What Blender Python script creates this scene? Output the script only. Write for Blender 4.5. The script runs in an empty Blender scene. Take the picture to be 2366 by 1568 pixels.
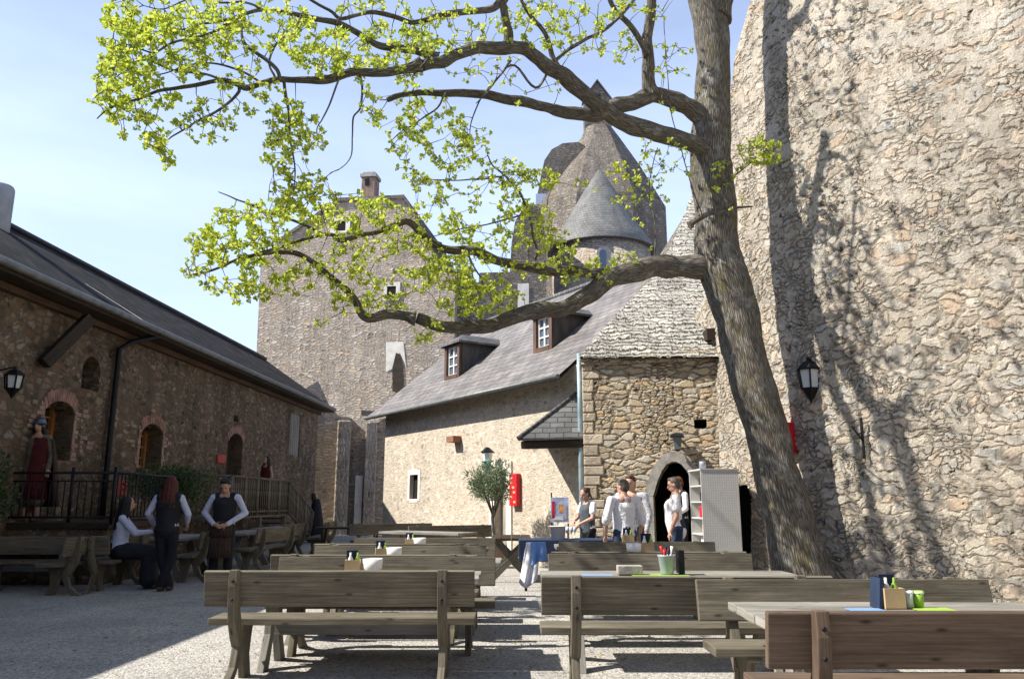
import bpy, bmesh, math, random
import numpy as np
from mathutils import Vector, Matrix, noise as mnoise
random.seed(7); rng = np.random.RandomState(7)
scn = bpy.context.scene
PI = math.pi; R = math.radians

# ------------------------------------------------------------------ camera
F = 1804.0; PITCH = math.atan(375.0/F); CAMH = 1.38
cam_d = bpy.data.cameras.new('camera'); cam = bpy.data.objects.new('camera', cam_d)
scn.collection.objects.link(cam); scn.camera = cam
cam_d.sensor_width = 36; cam_d.lens = F/2366*36; cam_d.clip_end = 2000; cam_d.clip_start = .05
cam.location = (0, 0, CAMH); cam.rotation_euler = (PI/2+PITCH, 0, 0)
# ------------------------------------------------------------------ world and sun
SUN_EL = R(46); SUN_TRAVEL = R(9)          # light travels towards +X and a little +Y
w = bpy.data.worlds.new('World'); scn.world = w; w.use_nodes = True
nt = w.node_tree; nt.nodes.clear()
def N(t, k, **kw):
    n = t.nodes.new(k)
    for a, b in kw.items(): setattr(n, a, b)
    return n
sky = N(nt, 'ShaderNodeTexSky', sky_type='NISHITA', sun_disc=False)
sky.sun_elevation = SUN_EL; sky.sun_rotation = -PI/2 - SUN_TRAVEL
sky.altitude = 400; sky.air_density = 1.0; sky.dust_density = 1.0; sky.ozone_density = 2.2
tc = N(nt, 'ShaderNodeTexCoord'); mp = N(nt, 'ShaderNodeMapping'); mp.inputs['Scale'].default_value = (1.2, 2.2, 6.5)
mp.inputs['Rotation'].default_value = (.25, .35, .3)
nz = N(nt, 'ShaderNodeTexNoise'); nz.inputs['Scale'].default_value = 1.6; nz.inputs['Detail'].default_value = 7; nz.inputs['Roughness'].default_value = .6
cr = N(nt, 'ShaderNodeMapRange'); cr.inputs[1].default_value = .35; cr.inputs[2].default_value = .85; cr.inputs[3].default_value = 0.62; cr.inputs[4].default_value = .84
mx = N(nt, 'ShaderNodeMix', data_type='RGBA'); mx.inputs[7].default_value = (8.2, 10.0, 14.8, 1)
bg = N(nt, 'ShaderNodeBackground'); bg.inputs[1].default_value = .068
ow = N(nt, 'ShaderNodeOutputWorld')
L = nt.links.new
L(tc.outputs['Generated'], mp.inputs[0]); L(mp.outputs[0], nz.inputs[0]); L(nz.outputs[0], cr.inputs[0])
sxyz = N(nt, 'ShaderNodeSeparateXYZ'); L(tc.outputs['Generated'], sxyz.inputs[0]); vz = N(nt, 'ShaderNodeMapRange'); vz.inputs[1].default_value = .35; vz.inputs[2].default_value = .78; vz.inputs[3].default_value = 1.0; vz.inputs[4].default_value = .12; L(sxyz.outputs[2], vz.inputs[0])
vm = N(nt, 'ShaderNodeMath', operation='MULTIPLY'); L(cr.outputs[0], vm.inputs[0]); L(vz.outputs[0], vm.inputs[1])
L(vm.outputs[0], mx.inputs[0]); L(sky.outputs[0], mx.inputs[6]); L(mx.outputs[2], bg.inputs[0]); L(bg.outputs[0], ow.inputs[0])
sd = bpy.data.lights.new('sun', 'SUN'); sd.energy = 5.0; sd.angle = R(.55); sd.color = (1, .94, .84)
so = bpy.data.objects.new('sun', sd); scn.collection.objects.link(so)
trav = Vector((math.cos(SUN_TRAVEL)*math.cos(SUN_EL), math.sin(SUN_TRAVEL)*math.cos(SUN_EL), -math.sin(SUN_EL)))
so.rotation_euler = trav.to_track_quat('-Z', 'Y').to_euler(); so.location = (-20, 0, 30)
scn.view_settings.view_transform = 'Standard'; scn.view_settings.look = 'None'
scn.view_settings.exposure = 0.9; scn.view_settings.gamma = 1
scn.render.engine = 'CYCLES'

# ------------------------------------------------------------------ measuring helpers (2366 x 1568 reading of the photo)
cp, sp = math.cos(PITCH), math.sin(PITCH)
CAM = Vector((0, 0, CAMH))
def ray(x, y):
    cx, cy = (x-1183)/F, (784-y)/F
    return Vector((cx, cp-cy*sp, sp+cy*cp))
def at(x, y, Y):
    d = ray(x, y); return CAM + d*(Y/d.y)
def gz(x, y, z=0):
    d = ray(x, y); return CAM + d*((z-CAMH)/d.z)
def onp(x, y, p, n):
    d = ray(x, y); return CAM + d*((p-CAM).dot(n)/d.dot(n))
class Facade:
    """vertical plane through p0 running along d; n points to the viewer"""
    def __init__(s, p0, p1):
        s.p = Vector((p0[0], p0[1], 0)); d = Vector((p1[0]-p0[0], p1[1]-p0[1], 0)); s.len = d.length
        s.d = d.normalized(); n = Vector((s.d.y, -s.d.x, 0))
        s.n = n if n.dot(CAM-s.p) > 0 else -n
    def pt(s, t, z, off=0): return s.p + s.d*t + s.n*off + Vector((0, 0, z))
    def px(s, x, y):
        q = onp(x, y, s.p, s.n); return (q-s.p).dot(s.d), q.z
    def M(s, t=0, z=0, off=0):   # local frame x=d, y=-n (into wall), z=up
        m = Matrix.Identity(4); a = s.d; c = Vector((0, 0, 1)); b = -s.n
        for i in range(3): m[i][0] = a[i]; m[i][1] = b[i]; m[i][2] = c[i]
        q = s.pt(t, z, off)
        for i in range(3): m[i][3] = q[i]
        return m

class Curved:
    """vertical wall following a smooth plan curve; t is the length along it"""
    def __init__(s, pts):
        P = [Vector((a, b)) for a, b in pts]; out = []
        for i in range(len(P)-1):
            p0, p1, p2, p3 = P[max(i-1, 0)], P[i], P[i+1], P[min(i+2, len(P)-1)]
            for j in range(40):
                t = j/40; out.append(.5*((2*p1)+(p2-p0)*t+(2*p0-5*p1+4*p2-p3)*t*t+(3*p1-p0-3*p2+p3)*t**3))
        out.append(P[-1]); s.c = np.array([list(q) for q in out]); s.L = np.concatenate([[0], np.cumsum(np.hypot(*np.diff(s.c, axis=0).T))]); s.len = s.L[-1]
        tg = np.gradient(s.c, axis=0); tg /= np.hypot(tg[:, 0], tg[:, 1])[:, None]; s.tg = tg; s.d = Vector((tg[0, 0], tg[0, 1], 0)); s.nn = np.stack([tg[:, 1], -tg[:, 0]], 1)
        if s.nn[0].dot(-s.c[0]) < 0: s.nn = -s.nn
        s.n = Vector((s.nn[0, 0], s.nn[0, 1], 0))
    def xy(s, T): return np.stack([np.interp(T, s.L, s.c[:, 0]), np.interp(T, s.L, s.c[:, 1])], 1)
    def nrm(s, T): return np.stack([np.interp(T, s.L, s.nn[:, 0]), np.interp(T, s.L, s.nn[:, 1])], 1)
    def pt(s, t, z, off=0):
        T = np.array([float(t)]); p = s.xy(T)[0]; n = s.nrm(T)[0]; e = min(0, t) if t < 0 else max(0, t-s.len)
        k = 0 if t < 0 else -1; p = p+s.tg[k]*e; return Vector((p[0]+n[0]*off, p[1]+n[1]*off, z))
    def px(s, x, y):
        d = ray(x, y); cr = s.c[:, 0]*d.y-s.c[:, 1]*d.x; i = int(np.argmin(np.abs(cr))); i = min(max(i, 1), len(cr)-2)
        j = i+1 if cr[i]*cr[i+1] <= 0 else i-1; u = cr[i]/(cr[i]-cr[j]) if cr[i] != cr[j] else 0
        P = s.c[i]+(s.c[j]-s.c[i])*u; return s.L[i]+(s.L[j]-s.L[i])*u, CAMH+d.z*P[1]/d.y
    def M(s, t=0, z=0, off=0):
        n = s.nrm(np.array([float(t)]))[0]; n = Vector((n[0], n[1], 0)).normalized(); d = Vector((-n.y, n.x, 0))
        if d.dot(s.d) < 0: d = -d
        q = s.pt(t, z, off); m = Matrix.Identity(4)
        for i in range(3): m[i][0] = d[i]; m[i][1] = -n[i]; m[i][2] = (0, 0, 1)[i]; m[i][3] = q[i]
        return m
# ------------------------------------------------------------------ materials
MATS = {}
def newmat(name):
    m = bpy.data.materials.new(name); m.use_nodes = True; t = m.node_tree; t.nodes.clear()
    o = N(t, 'ShaderNodeOutputMaterial'); b = N(t, 'ShaderNodeBsdfPrincipled'); t.links.new(b.outputs[0], o.inputs[0])
    b.inputs['Roughness'].default_value = .85
    if 'Specular IOR Level' in b.inputs: b.inputs['Specular IOR Level'].default_value = .3
    MATS[name] = m; return m, t, b, o
def ramp(t, pts, fac, interp='LINEAR'):
    r = N(t, 'ShaderNodeValToRGB'); r.color_ramp.interpolation = interp
    e = r.color_ramp.elements
    while len(e) < len(pts): e.new(.5)
    for i, (p, c) in enumerate(pts):
        e[i].position = p; e[i].color = (c[0], c[1], c[2], 1) if not isinstance(c, (int, float)) else (c, c, c, 1)
    t.links.new(fac, r.inputs[0]); return r.outputs[0]
def mix(t, a, b, fac, mode='MIX'):
    m = N(t, 'ShaderNodeMix', data_type='RGBA', blend_type=mode)
    for s, v in ((0, fac), (6, a), (7, b)):
        if hasattr(v, 'is_linked') or hasattr(v, 'links'): t.links.new(v, m.inputs[s])
        else: m.inputs[s].default_value = v if s == 0 else (v[0], v[1], v[2], 1)
    return m.outputs[2]
def mth(t, op, a, b=None, c=None):
    m = N(t, 'ShaderNodeMath', operation=op)
    for i, v in enumerate((a, b, c)):
        if v is None: continue
        if hasattr(v, 'links'): t.links.new(v, m.inputs[i])
        else: m.inputs[i].default_value = v
    return m.outputs[0]
def tnoise(t, vec, scale, detail=4, rough=.55, out=0):
    n = N(t, 'ShaderNodeTexNoise'); n.inputs['Scale'].default_value = scale; n.inputs['Detail'].default_value = detail
    n.inputs['Roughness'].default_value = rough; t.links.new(vec, n.inputs[0]); return n.outputs[out]
def mapping(t, vec, scale=(1, 1, 1), loc=(0, 0, 0), rot=(0, 0, 0)):
    m = N(t, 'ShaderNodeMapping'); m.inputs['Scale'].default_value = scale; m.inputs['Location'].default_value = loc; m.inputs['Rotation'].default_value = rot
    t.links.new(vec, m.inputs[0]); return m.outputs[0]
def plain(name, col, rough=.6, metal=0, var=.15, vs=6, bump=0, spec=.3):
    m, t, b, o = newmat(name); c = N(t, 'ShaderNodeTexCoord').outputs['Object']
    f = tnoise(t, c, vs)
    dark = tuple(max(0, x*(1-var*1.6)) for x in col); lite = tuple(min(1, x*(1+var)) for x in col)
    t.links.new(ramp(t, [(.3, dark), (.7, lite)], f), b.inputs['Base Color'])
    b.inputs['Roughness'].default_value = rough; b.inputs['Metallic'].default_value = metal
    b.inputs['Specular IOR Level'].default_value = spec
    if bump:
        bp = N(t, 'ShaderNodeBump'); bp.inputs['Strength'].default_value = bump; bp.inputs['Distance'].default_value = .02
        t.links.new(tnoise(t, c, vs*5), bp.inputs['Height']); t.links.new(bp.outputs[0], b.inputs['Normal'])
    return m
def stone(name, sx, sy, cols, mortar, mw=.08, bump=.6, dist=.03, disp=0, plaster=None, warp=.25, mix2=True, stain=.35, tone=1.0, pgrad=0, rough=0):
    """rubble masonry laid out on UV in metres"""
    m, t, b, o = newmat(name); uv = N(t, 'ShaderNodeUVMap').outputs[0]
    nv = tnoise(t, uv, 1.7, 3, .6, 1)
    sub = N(t, 'ShaderNodeVectorMath', operation='SUBTRACT'); t.links.new(nv, sub.inputs[0]); sub.inputs[1].default_value = (.5, .5, .5)
    scl = N(t, 'ShaderNodeVectorMath', operation='SCALE'); t.links.new(sub.outputs[0], scl.inputs[0]); scl.inputs['Scale'].default_value = warp
    add = N(t, 'ShaderNodeVectorMath', operation='ADD'); t.links.new(uv, add.inputs[0]); t.links.new(scl.outputs[0], add.inputs[1])
    nv2 = tnoise(t, uv, 9, 2, .6, 1)
    sub2 = N(t, 'ShaderNodeVectorMath', operation='SUBTRACT'); t.links.new(nv2, sub2.inputs[0]); sub2.inputs[1].default_value = (.5, .5, .5)
    scl2 = N(t, 'ShaderNodeVectorMath', operation='SCALE'); t.links.new(sub2.outputs[0], scl2.inputs[0]); scl2.inputs['Scale'].default_value = .09
    add2 = N(t, 'ShaderNodeVectorMath', operation='ADD'); t.links.new(add.outputs[0], add2.inputs[0]); t.links.new(scl2.outputs[0], add2.inputs[1])
    def layer(kx, ky, off):
        v = mapping(t, add2.outputs[0], (kx, ky, 1), (off, off*.7, 0))
        a = N(t, 'ShaderNodeTexVoronoi', voronoi_dimensions='2D', feature='F1'); a.inputs['Scale'].default_value = 1; a.inputs['Randomness'].default_value = .9
        e = N(t, 'ShaderNodeTexVoronoi', voronoi_dimensions='2D', feature='DISTANCE_TO_EDGE'); e.inputs['Scale'].default_value = 1; e.inputs['Randomness'].default_value = .9
        t.links.new(v, a.inputs['Vector']); t.links.new(v, e.inputs['Vector'])
        s = N(t, 'ShaderNodeSeparateColor'); t.links.new(a.outputs['Color'], s.inputs[0])
        return s.outputs[0], s.outputs[1], e.outputs['Distance']
    r1, g1, e1 = layer(sx, sy, 3.1)
    if mix2:
        r2, g2, e2 = layer(sx*2.1, sy*1.9, 8.3)
        sel = tnoise(t, uv, .9, 2); sel = mth(t, 'GREATER_THAN', sel, .53)
        def ml(a, c):
            q = N(t, 'ShaderNodeMix', data_type='FLOAT'); t.links.new(sel, q.inputs[0]); t.links.new(a, q.inputs[2]); t.links.new(c, q.inputs[3]); return q.outputs[0]
        r1, g1, e1 = ml(r1, r2), ml(g1, g2), ml(e1, e2)
    cst = ramp(t, [(i/max(1, len(cols)-1)*.96, c) for i, c in enumerate(cols)], r1)
    fine = tnoise(t, uv, 26, 5, .7); fv = mth(t, 'MULTIPLY_ADD', fine, .8, .6)
    cst = mix(t, cst, (0, 0, 0), 0); 
    mul = N(t, 'ShaderNodeVectorMath', operation='SCALE'); t.links.new(cst, mul.inputs[0]); t.links.new(fv, mul.inputs['Scale']); cst = mul.outputs[0]
    ef = N(t, 'ShaderNodeMapRange', interpolation_type='SMOOTHSTEP'); ef.inputs[1].default_value = mw*.25; ef.inputs[2].default_value = mw*2.0
    wob = mth(t, 'ADD', e1, mth(t, 'MULTIPLY', mth(t, 'SUBTRACT', tnoise(t, uv, 14, 3), .5), mw*1.2)); t.links.new(wob, ef.inputs[0])
    edge = ef.outputs[0]
    mcol = mix(t, mortar, tuple(x*.6 for x in mortar), tnoise(t, uv, 11, 3))
    col = mix(t, mcol, cst, edge)
    hgt = mth(t, 'ADD', mth(t, 'MULTIPLY', edge, mth(t, 'MULTIPLY_ADD', g1, .7, .45)), mth(t, 'MULTIPLY', fine, .35))
    pits = None
    if rough:
        rn = tnoise(t, mapping(t, uv, (1.15, .9, 1)), 4.5, 8, .72)
        ridge = mth(t, 'ABSOLUTE', mth(t, 'SUBTRACT', rn, .5))
        pits = N(t, 'ShaderNodeMapRange', interpolation_type='SMOOTHSTEP'); pits.inputs[1].default_value = .60; pits.inputs[2].default_value = .74; t.links.new(tnoise(t, mapping(t, add2.outputs[0], (1, 1.8, 1), (5, 9, 0)), 6.5, 4, .6), pits.inputs[0]); pits = pits.outputs[0]
    if plaster:
        amt, pc = plaster[0], plaster[1]
        pn = mth(t, 'ADD', tnoise(t, uv, plaster[2] if len(plaster) > 2 else .8, 7, .65), mth(t, 'MULTIPLY', edge, -.05))
        if pgrad:
            sz = N(t, 'ShaderNodeSeparateXYZ'); t.links.new(uv, sz.inputs[0]); pn = mth(t, 'ADD', pn, mth(t, 'MULTIPLY', mth(t, 'SUBTRACT', sz.outputs[1], 4), pgrad))
        pr = N(t, 'ShaderNodeMapRange'); pr.inputs[1].default_value = 1-amt-.04; pr.inputs[2].default_value = 1-amt+.04; t.links.new(pn, pr.inputs[0])
        pcol = mix(t, pc, tuple(x*.72 for x in pc), tnoise(t, uv, 5, 6, .7))
        col = mix(t, col, pcol, pr.outputs[0])
        hp = mth(t, 'MULTIPLY_ADD', fine, .4, .62)
        q = N(t, 'ShaderNodeMix', data_type='FLOAT'); t.links.new(pr.outputs[0], q.inputs[0]); t.links.new(hgt, q.inputs[2]); t.links.new(hp, q.inputs[3]); hgt = q.outputs[0]
    if pits is not None:
        hgt = mth(t, 'ADD', mth(t, 'MULTIPLY', hgt, .75), mth(t, 'MULTIPLY', ridge, 3.2*rough)); hgt = mth(t, 'SUBTRACT', hgt, mth(t, 'MULTIPLY', pits, 1.1))
        col = mix(t, col, tuple(x*.35 for x in mortar), mth(t, 'MULTIPLY', pits, .6))
        col = mix(t, col, (.46,.26,.15), ramp(t, [(.67, 0), (.75, .4)], tnoise(t, mapping(t, uv, (1, 1, 1), (3, 7, 0)), 3.2, 4)))
    st = tnoise(t, mapping(t, uv, (1.2, .35, 1)), .8, 6, .65)
    stv = N(t, 'ShaderNodeMapRange'); stv.inputs[1].default_value = .35; stv.inputs[2].default_value = .7; stv.inputs[3].default_value = 1-stain; stv.inputs[4].default_value = 1.08
    t.links.new(st, stv.inputs[0])
    m2 = N(t, 'ShaderNodeVectorMath', operation='SCALE'); t.links.new(col, m2.inputs[0]); t.links.new(mth(t, 'MULTIPLY', stv.outputs[0], tone), m2.inputs['Scale'])
    t.links.new(m2.outputs[0], b.inputs['Base Color']); b.inputs['Roughness'].default_value = .95; b.inputs['Specular IOR Level'].default_value = .15
    bp = N(t, 'ShaderNodeBump'); bp.inputs['Strength'].default_value = bump; bp.inputs['Distance'].default_value = dist
    t.links.new(hgt, bp.inputs['Height']); t.links.new(bp.outputs[0], b.inputs['Normal'])
    if disp:
        dn = N(t, 'ShaderNodeDisplacement'); dn.inputs['Midlevel'].default_value = .5; dn.inputs['Scale'].default_value = disp
        big = mth(t, 'MULTIPLY', tnoise(t, uv, .55, 4), 2.2)
        t.links.new(mth(t, 'ADD', hgt, big), dn.inputs['Height']); t.links.new(dn.outputs[0], o.inputs['Displacement']); dn.inputs['Midlevel'].default_value = 1.5
        m.displacement_method = 'BOTH'
    return m
def slate(name, bw, bh, cols, gap, bump=.6, moss=None, rough=.6, off=.5, disp=0, gapw=.012):
    m, t, b, o = newmat(name); uv = N(t, 'ShaderNodeUVMap').outputs[0]
    nv = tnoise(t, uv, 3.0, 3, .6, 1)
    sub = N(t, 'ShaderNodeVectorMath', operation='SUBTRACT'); t.links.new(nv, sub.inputs[0]); sub.inputs[1].default_value = (.5, .5, .5)
    scl = N(t, 'ShaderNodeVectorMath', operation='SCALE'); t.links.new(sub.outputs[0], scl.inputs[0]); scl.inputs['Scale'].default_value = .04 if not disp else .30
    add = N(t, 'ShaderNodeVectorMath', operation='ADD'); t.links.new(uv, add.inputs[0]); t.links.new(scl.outputs[0], add.inputs[1])
    br = N(t, 'ShaderNodeTexBrick'); br.offset = off; br.inputs['Scale'].default_value = 1
    br.inputs['Brick Width'].default_value = bw; br.inputs['Row Height'].default_value = bh; br.inputs['Mortar Size'].default_value = gapw; br.inputs['Mortar Smooth'].default_value = .3
    br.inputs['Color1'].default_value = (0, 0, 0, 1); br.inputs['Color2'].default_value = (1, 1, 1, 1); br.inputs['Mortar'].default_value = (.5, .5, .5, 1)
    t.links.new(add.outputs[0], br.inputs[0])
    c = ramp(t, [(i/max(1, len(cols)-1), q) for i, q in enumerate(cols)], br.outputs['Color'])
    c = mix(t, c, gap, br.outputs['Fac'])
    ns = tnoise(t, uv, 1.3, 6, .65); k = N(t, 'ShaderNodeMapRange'); k.inputs[1].default_value = .3; k.inputs[2].default_value = .7; k.inputs[3].default_value = .65; k.inputs[4].default_value = 1.25; t.links.new(ns, k.inputs[0])
    m2 = N(t, 'ShaderNodeVectorMath', operation='SCALE'); t.links.new(c, m2.inputs[0]); t.links.new(k.outputs[0], m2.inputs['Scale']); c = m2.outputs[0]
    if moss: c = mix(t, c, moss, ramp(t, [(.5, 0), (.72, .8)], tnoise(t, uv, 2.1, 6, .7)))
    t.links.new(c, b.inputs['Base Color']); b.inputs['Roughness'].default_value = rough; b.inputs['Specular IOR Level'].default_value = .12 if rough > .9 else .3
    # each slate tilts: height ramps along v inside its row
    sx = N(t, 'ShaderNodeSeparateXYZ'); t.links.new(add.outputs[0], sx.inputs[0])
    fr = mth(t, 'SUBTRACT', 1, mth(t, 'FRACT', mth(t, 'DIVIDE', sx.outputs[1], bh)))
    h = mth(t, 'ADD', mth(t, 'MULTIPLY', fr, .8), mth(t, 'MULTIPLY', mth(t, 'SUBTRACT', 1, br.outputs['Fac']), .5))
    h = mth(t, 'ADD', h, mth(t, 'MULTIPLY', tnoise(t, uv, 18, 4), .35))
    sepc = N(t, 'ShaderNodeSeparateColor'); t.links.new(br.outputs['Color'], sepc.inputs[0])
    h = mth(t, 'ADD', h, mth(t, 'MULTIPLY', sepc.outputs[0], .5))
    bp = N(t, 'ShaderNodeBump'); bp.inputs['Strength'].default_value = bump; bp.inputs['Distance'].default_value = .02
    t.links.new(h, bp.inputs['Height']); t.links.new(bp.outputs[0], b.inputs['Normal'])
    if disp:
        dn = N(t, 'ShaderNodeDisplacement'); dn.inputs['Midlevel'].default_value = .8; dn.inputs['Scale'].default_value = disp
        t.links.new(h, dn.inputs['Height']); t.links.new(dn.outputs[0], o.inputs['Displacement']); m.displacement_method = 'BOTH'
    return m
def wood(name, c1, c2, c3, rough=.75, knots=True, bump=.35):
    m, t, b, o = newmat(name); uv = N(t, 'ShaderNodeUVMap').outputs[0]
    oi = N(t, 'ShaderNodeObjectInfo'); cx = N(t, 'ShaderNodeCombineXYZ'); t.links.new(mth(t, 'MULTIPLY', oi.outputs['Random'], 37), cx.inputs[0]); t.links.new(mth(t, 'MULTIPLY', oi.outputs['Random'], 11), cx.inputs[1])
    ad = N(t, 'ShaderNodeVectorMath', operation='ADD'); t.links.new(uv, ad.inputs[0]); t.links.new(cx.outputs[0], ad.inputs[1]); uv = ad.outputs[0]
    g = tnoise(t, mapping(t, uv, (1.1, 42, 1)), 1.6, 7, .72)
    blot = tnoise(t, mapping(t, uv, (.7, 2.2, 1)), 1.4, 5, .65)
    col = ramp(t, [(.28, c1), (.5, c2), (.75, c3)], g)
    k = N(t, 'ShaderNodeMapRange'); k.inputs[1].default_value = .3; k.inputs[2].default_value = .72; k.inputs[3].default_value = .5; k.inputs[4].default_value = 1.35; t.links.new(blot, k.inputs[0])
    m2 = N(t, 'ShaderNodeVectorMath', operation='SCALE'); t.links.new(col, m2.inputs[0]); t.links.new(k.outputs[0], m2.inputs['Scale']); col = m2.outputs[0]
    if knots:
        v = N(t, 'ShaderNodeTexVoronoi', voronoi_dimensions='2D', feature='F1'); v.inputs['Scale'].default_value = 1; t.links.new(mapping(t, uv, (1.9, 5.5, 1)), v.inputs['Vector'])
        kf = N(t, 'ShaderNodeMapRange'); kf.inputs[1].default_value = .02; kf.inputs[2].default_value = .08; kf.inputs[3].default_value = .8; kf.inputs[4].default_value = 0; t.links.new(v.outputs['Distance'], kf.inputs[0])
        col = mix(t, col, tuple(x*.3 for x in c1), kf.outputs[0])
    t.links.new(col, b.inputs['Base Color']); b.inputs['Roughness'].default_value = rough; b.inputs['Specular IOR Level'].default_value = .25
    bp = N(t, 'ShaderNodeBump'); bp.inputs['Strength'].default_value = bump; bp.inputs['Distance'].default_value = .006
    t.links.new(g, bp.inputs['Height']); t.links.new(bp.outputs[0], b.inputs['Normal'])
    return m

M_wallR = stone('curtain_wall_stone', 3.5, 7.0, [(.36,.31,.25),(.50,.44,.36),(.44,.40,.34),(.54,.48,.39),(.42,.41,.38),(.50,.39,.29),(.56,.51,.43),(.45,.42,.37)], (.48,.43,.35), .10, .8, .022, disp=.042, plaster=(.44, (.58,.525,.44), 2.6), warp=.6, stain=.36, pgrad=.014, rough=.6, tone=1.34)
M_porch = stone('porch_stone', 3.0, 8.8, [(.26,.22,.165),(.40,.325,.215),(.34,.30,.24),(.46,.335,.20),(.38,.355,.305),(.48,.42,.32)], (.27,.23,.175), .10, .8, .02, disp=.03, warp=.16, stain=.15, rough=.25, tone=1.2)
M_quoin = stone('porch_quoin', 3, 5, [(.5,.42,.31),(.56,.47,.36),(.46,.39,.3)], (.6,.5,.38), .05, .8, .03, plaster=(.5, (.56,.48,.37)), rough=.4)
M_house = stone('house_plaster_stone', 4.6, 8.5, [(.28,.235,.185),(.52,.455,.37),(.46,.36,.26),(.6,.54,.45),(.36,.325,.28)], (.60,.535,.44), .16, .6, .015, rough=.5, plaster=(.43, (.70,.63,.525), 4.0), warp=.25, stain=.15)
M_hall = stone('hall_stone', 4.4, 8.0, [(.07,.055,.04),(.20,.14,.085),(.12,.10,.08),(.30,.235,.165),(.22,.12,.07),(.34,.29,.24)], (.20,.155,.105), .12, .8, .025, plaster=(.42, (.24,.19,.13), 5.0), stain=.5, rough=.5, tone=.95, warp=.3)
M_tower = stone('tower_stone', 2.6, 7.5, [(.19,.155,.125),(.42,.36,.295),(.32,.285,.25),(.48,.36,.24),(.52,.47,.40),(.34,.25,.185)], (.43,.375,.305), .12, .9, .05, warp=.15, stain=.2, mix2=True, tone=1.15)
M_spire = stone('spire_stone', 2.6, 7, [(.13,.115,.10),(.24,.21,.175),(.19,.175,.16),(.26,.215,.165),(.30,.275,.24)], (.22,.19,.155), .08, 1.0, .06, stain=.3)
M_brick = slate('old_brick', .24, .08, [(.25,.12,.085),(.33,.19,.14),(.30,.24,.19)], (.28,.23,.18), .8, rough=.9)
M_slate = slate('house_slate', .34, .24, [(.125,.118,.114),(.19,.178,.172),(.155,.146,.144),(.225,.205,.195)], (.055,.052,.052), .8, rough=.55)
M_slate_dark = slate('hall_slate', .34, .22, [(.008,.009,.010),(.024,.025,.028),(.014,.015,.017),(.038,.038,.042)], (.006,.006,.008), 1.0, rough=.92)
M_slate_cone = slate('cone_slate', .3, .22, [(.12,.12,.12),(.17,.17,.165),(.145,.145,.14)], (.07,.07,.07), .8, moss=(.17,.165,.135))
M_slate_canopy = slate('canopy_slate', .3, .14, [(.085,.088,.09),(.13,.13,.13),(.1,.1,.105),(.17,.17,.165)], (.035,.036,.04), .7)
M_stonetile = slate('stone_shingle', .52, .12, [(.28,.27,.245),(.40,.39,.355),(.34,.33,.305),(.44,.43,.39)], (.10,.095,.085), 1.0, rough=.9, off=.37, disp=.06, gapw=.008)
M_wood = wood('weathered_wood', (.07,.059,.04), (.135,.118,.086), (.26,.238,.19))
M_woodgrey = wood('grey_table_wood', (.15,.14,.12), (.24,.23,.205), (.34,.325,.295))
M_woodred = wood('stained_wood', (.06,.04,.028), (.125,.087,.063), (.20,.15,.115))
M_wooddark = wood('dark_beam', (.02,.014,.01), (.045,.032,.022), (.07,.05,.035))
M_woodorange = wood('orange_frame_wood', (.2,.08,.02), (.35,.15,.04), (.42,.2,.06), knots=False)
M_iron = plain('black_iron', (.02,.021,.024), .5, .6, .2)
M_zinc = plain('zinc_gutter', (.16,.17,.17), .5, .3, .2)
M_zincblue = plain('blue_downpipe', (.28,.38,.44), .45, .3, .15)
M_glassdark = plain('dark_glass', (.02,.025,.03), .12, 0, .1, spec=.7)
M_black = plain('dark_void', (.008,.007,.006), .9, 0, .2)
M_white = plain('white_paint', (.72,.71,.68), .6, 0, .05)
M_frost = plain('frosted_glass', (.55,.58,.58), .3, 0, .1)
M_red = plain('red_paint', (.6,.02,.03), .45, 0, .15)
M_limestone = plain('dressed_stone', (.34,.32,.29), .9, 0, .2, 5, .4)
M_plasterw = plain('white_plaster', (.68,.64,.56), .95, 0, .12, 3, .3)
M_card = plain('caddy_wood', (.5,.36,.19), .7, 0, .1)
M_green = plain('lime_green', (.26,.42,.06), .6, 0, .1)
M_ceram = plain('white_ceramic', (.75,.74,.7), .3, 0, .03)
M_blue = plain('blue_cloth', (.16,.3,.6), .8, 0, .15)
M_navy = plain('navy_cloth', (.02,.035,.075), .8, 0, .15)
M_cloth = plain('white_cloth', (.74,.74,.77), .85, 0, .04, 9, .3)
M_steel = plain('galvanised', (.34,.38,.44), .5, .15, .15, 12)

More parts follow.
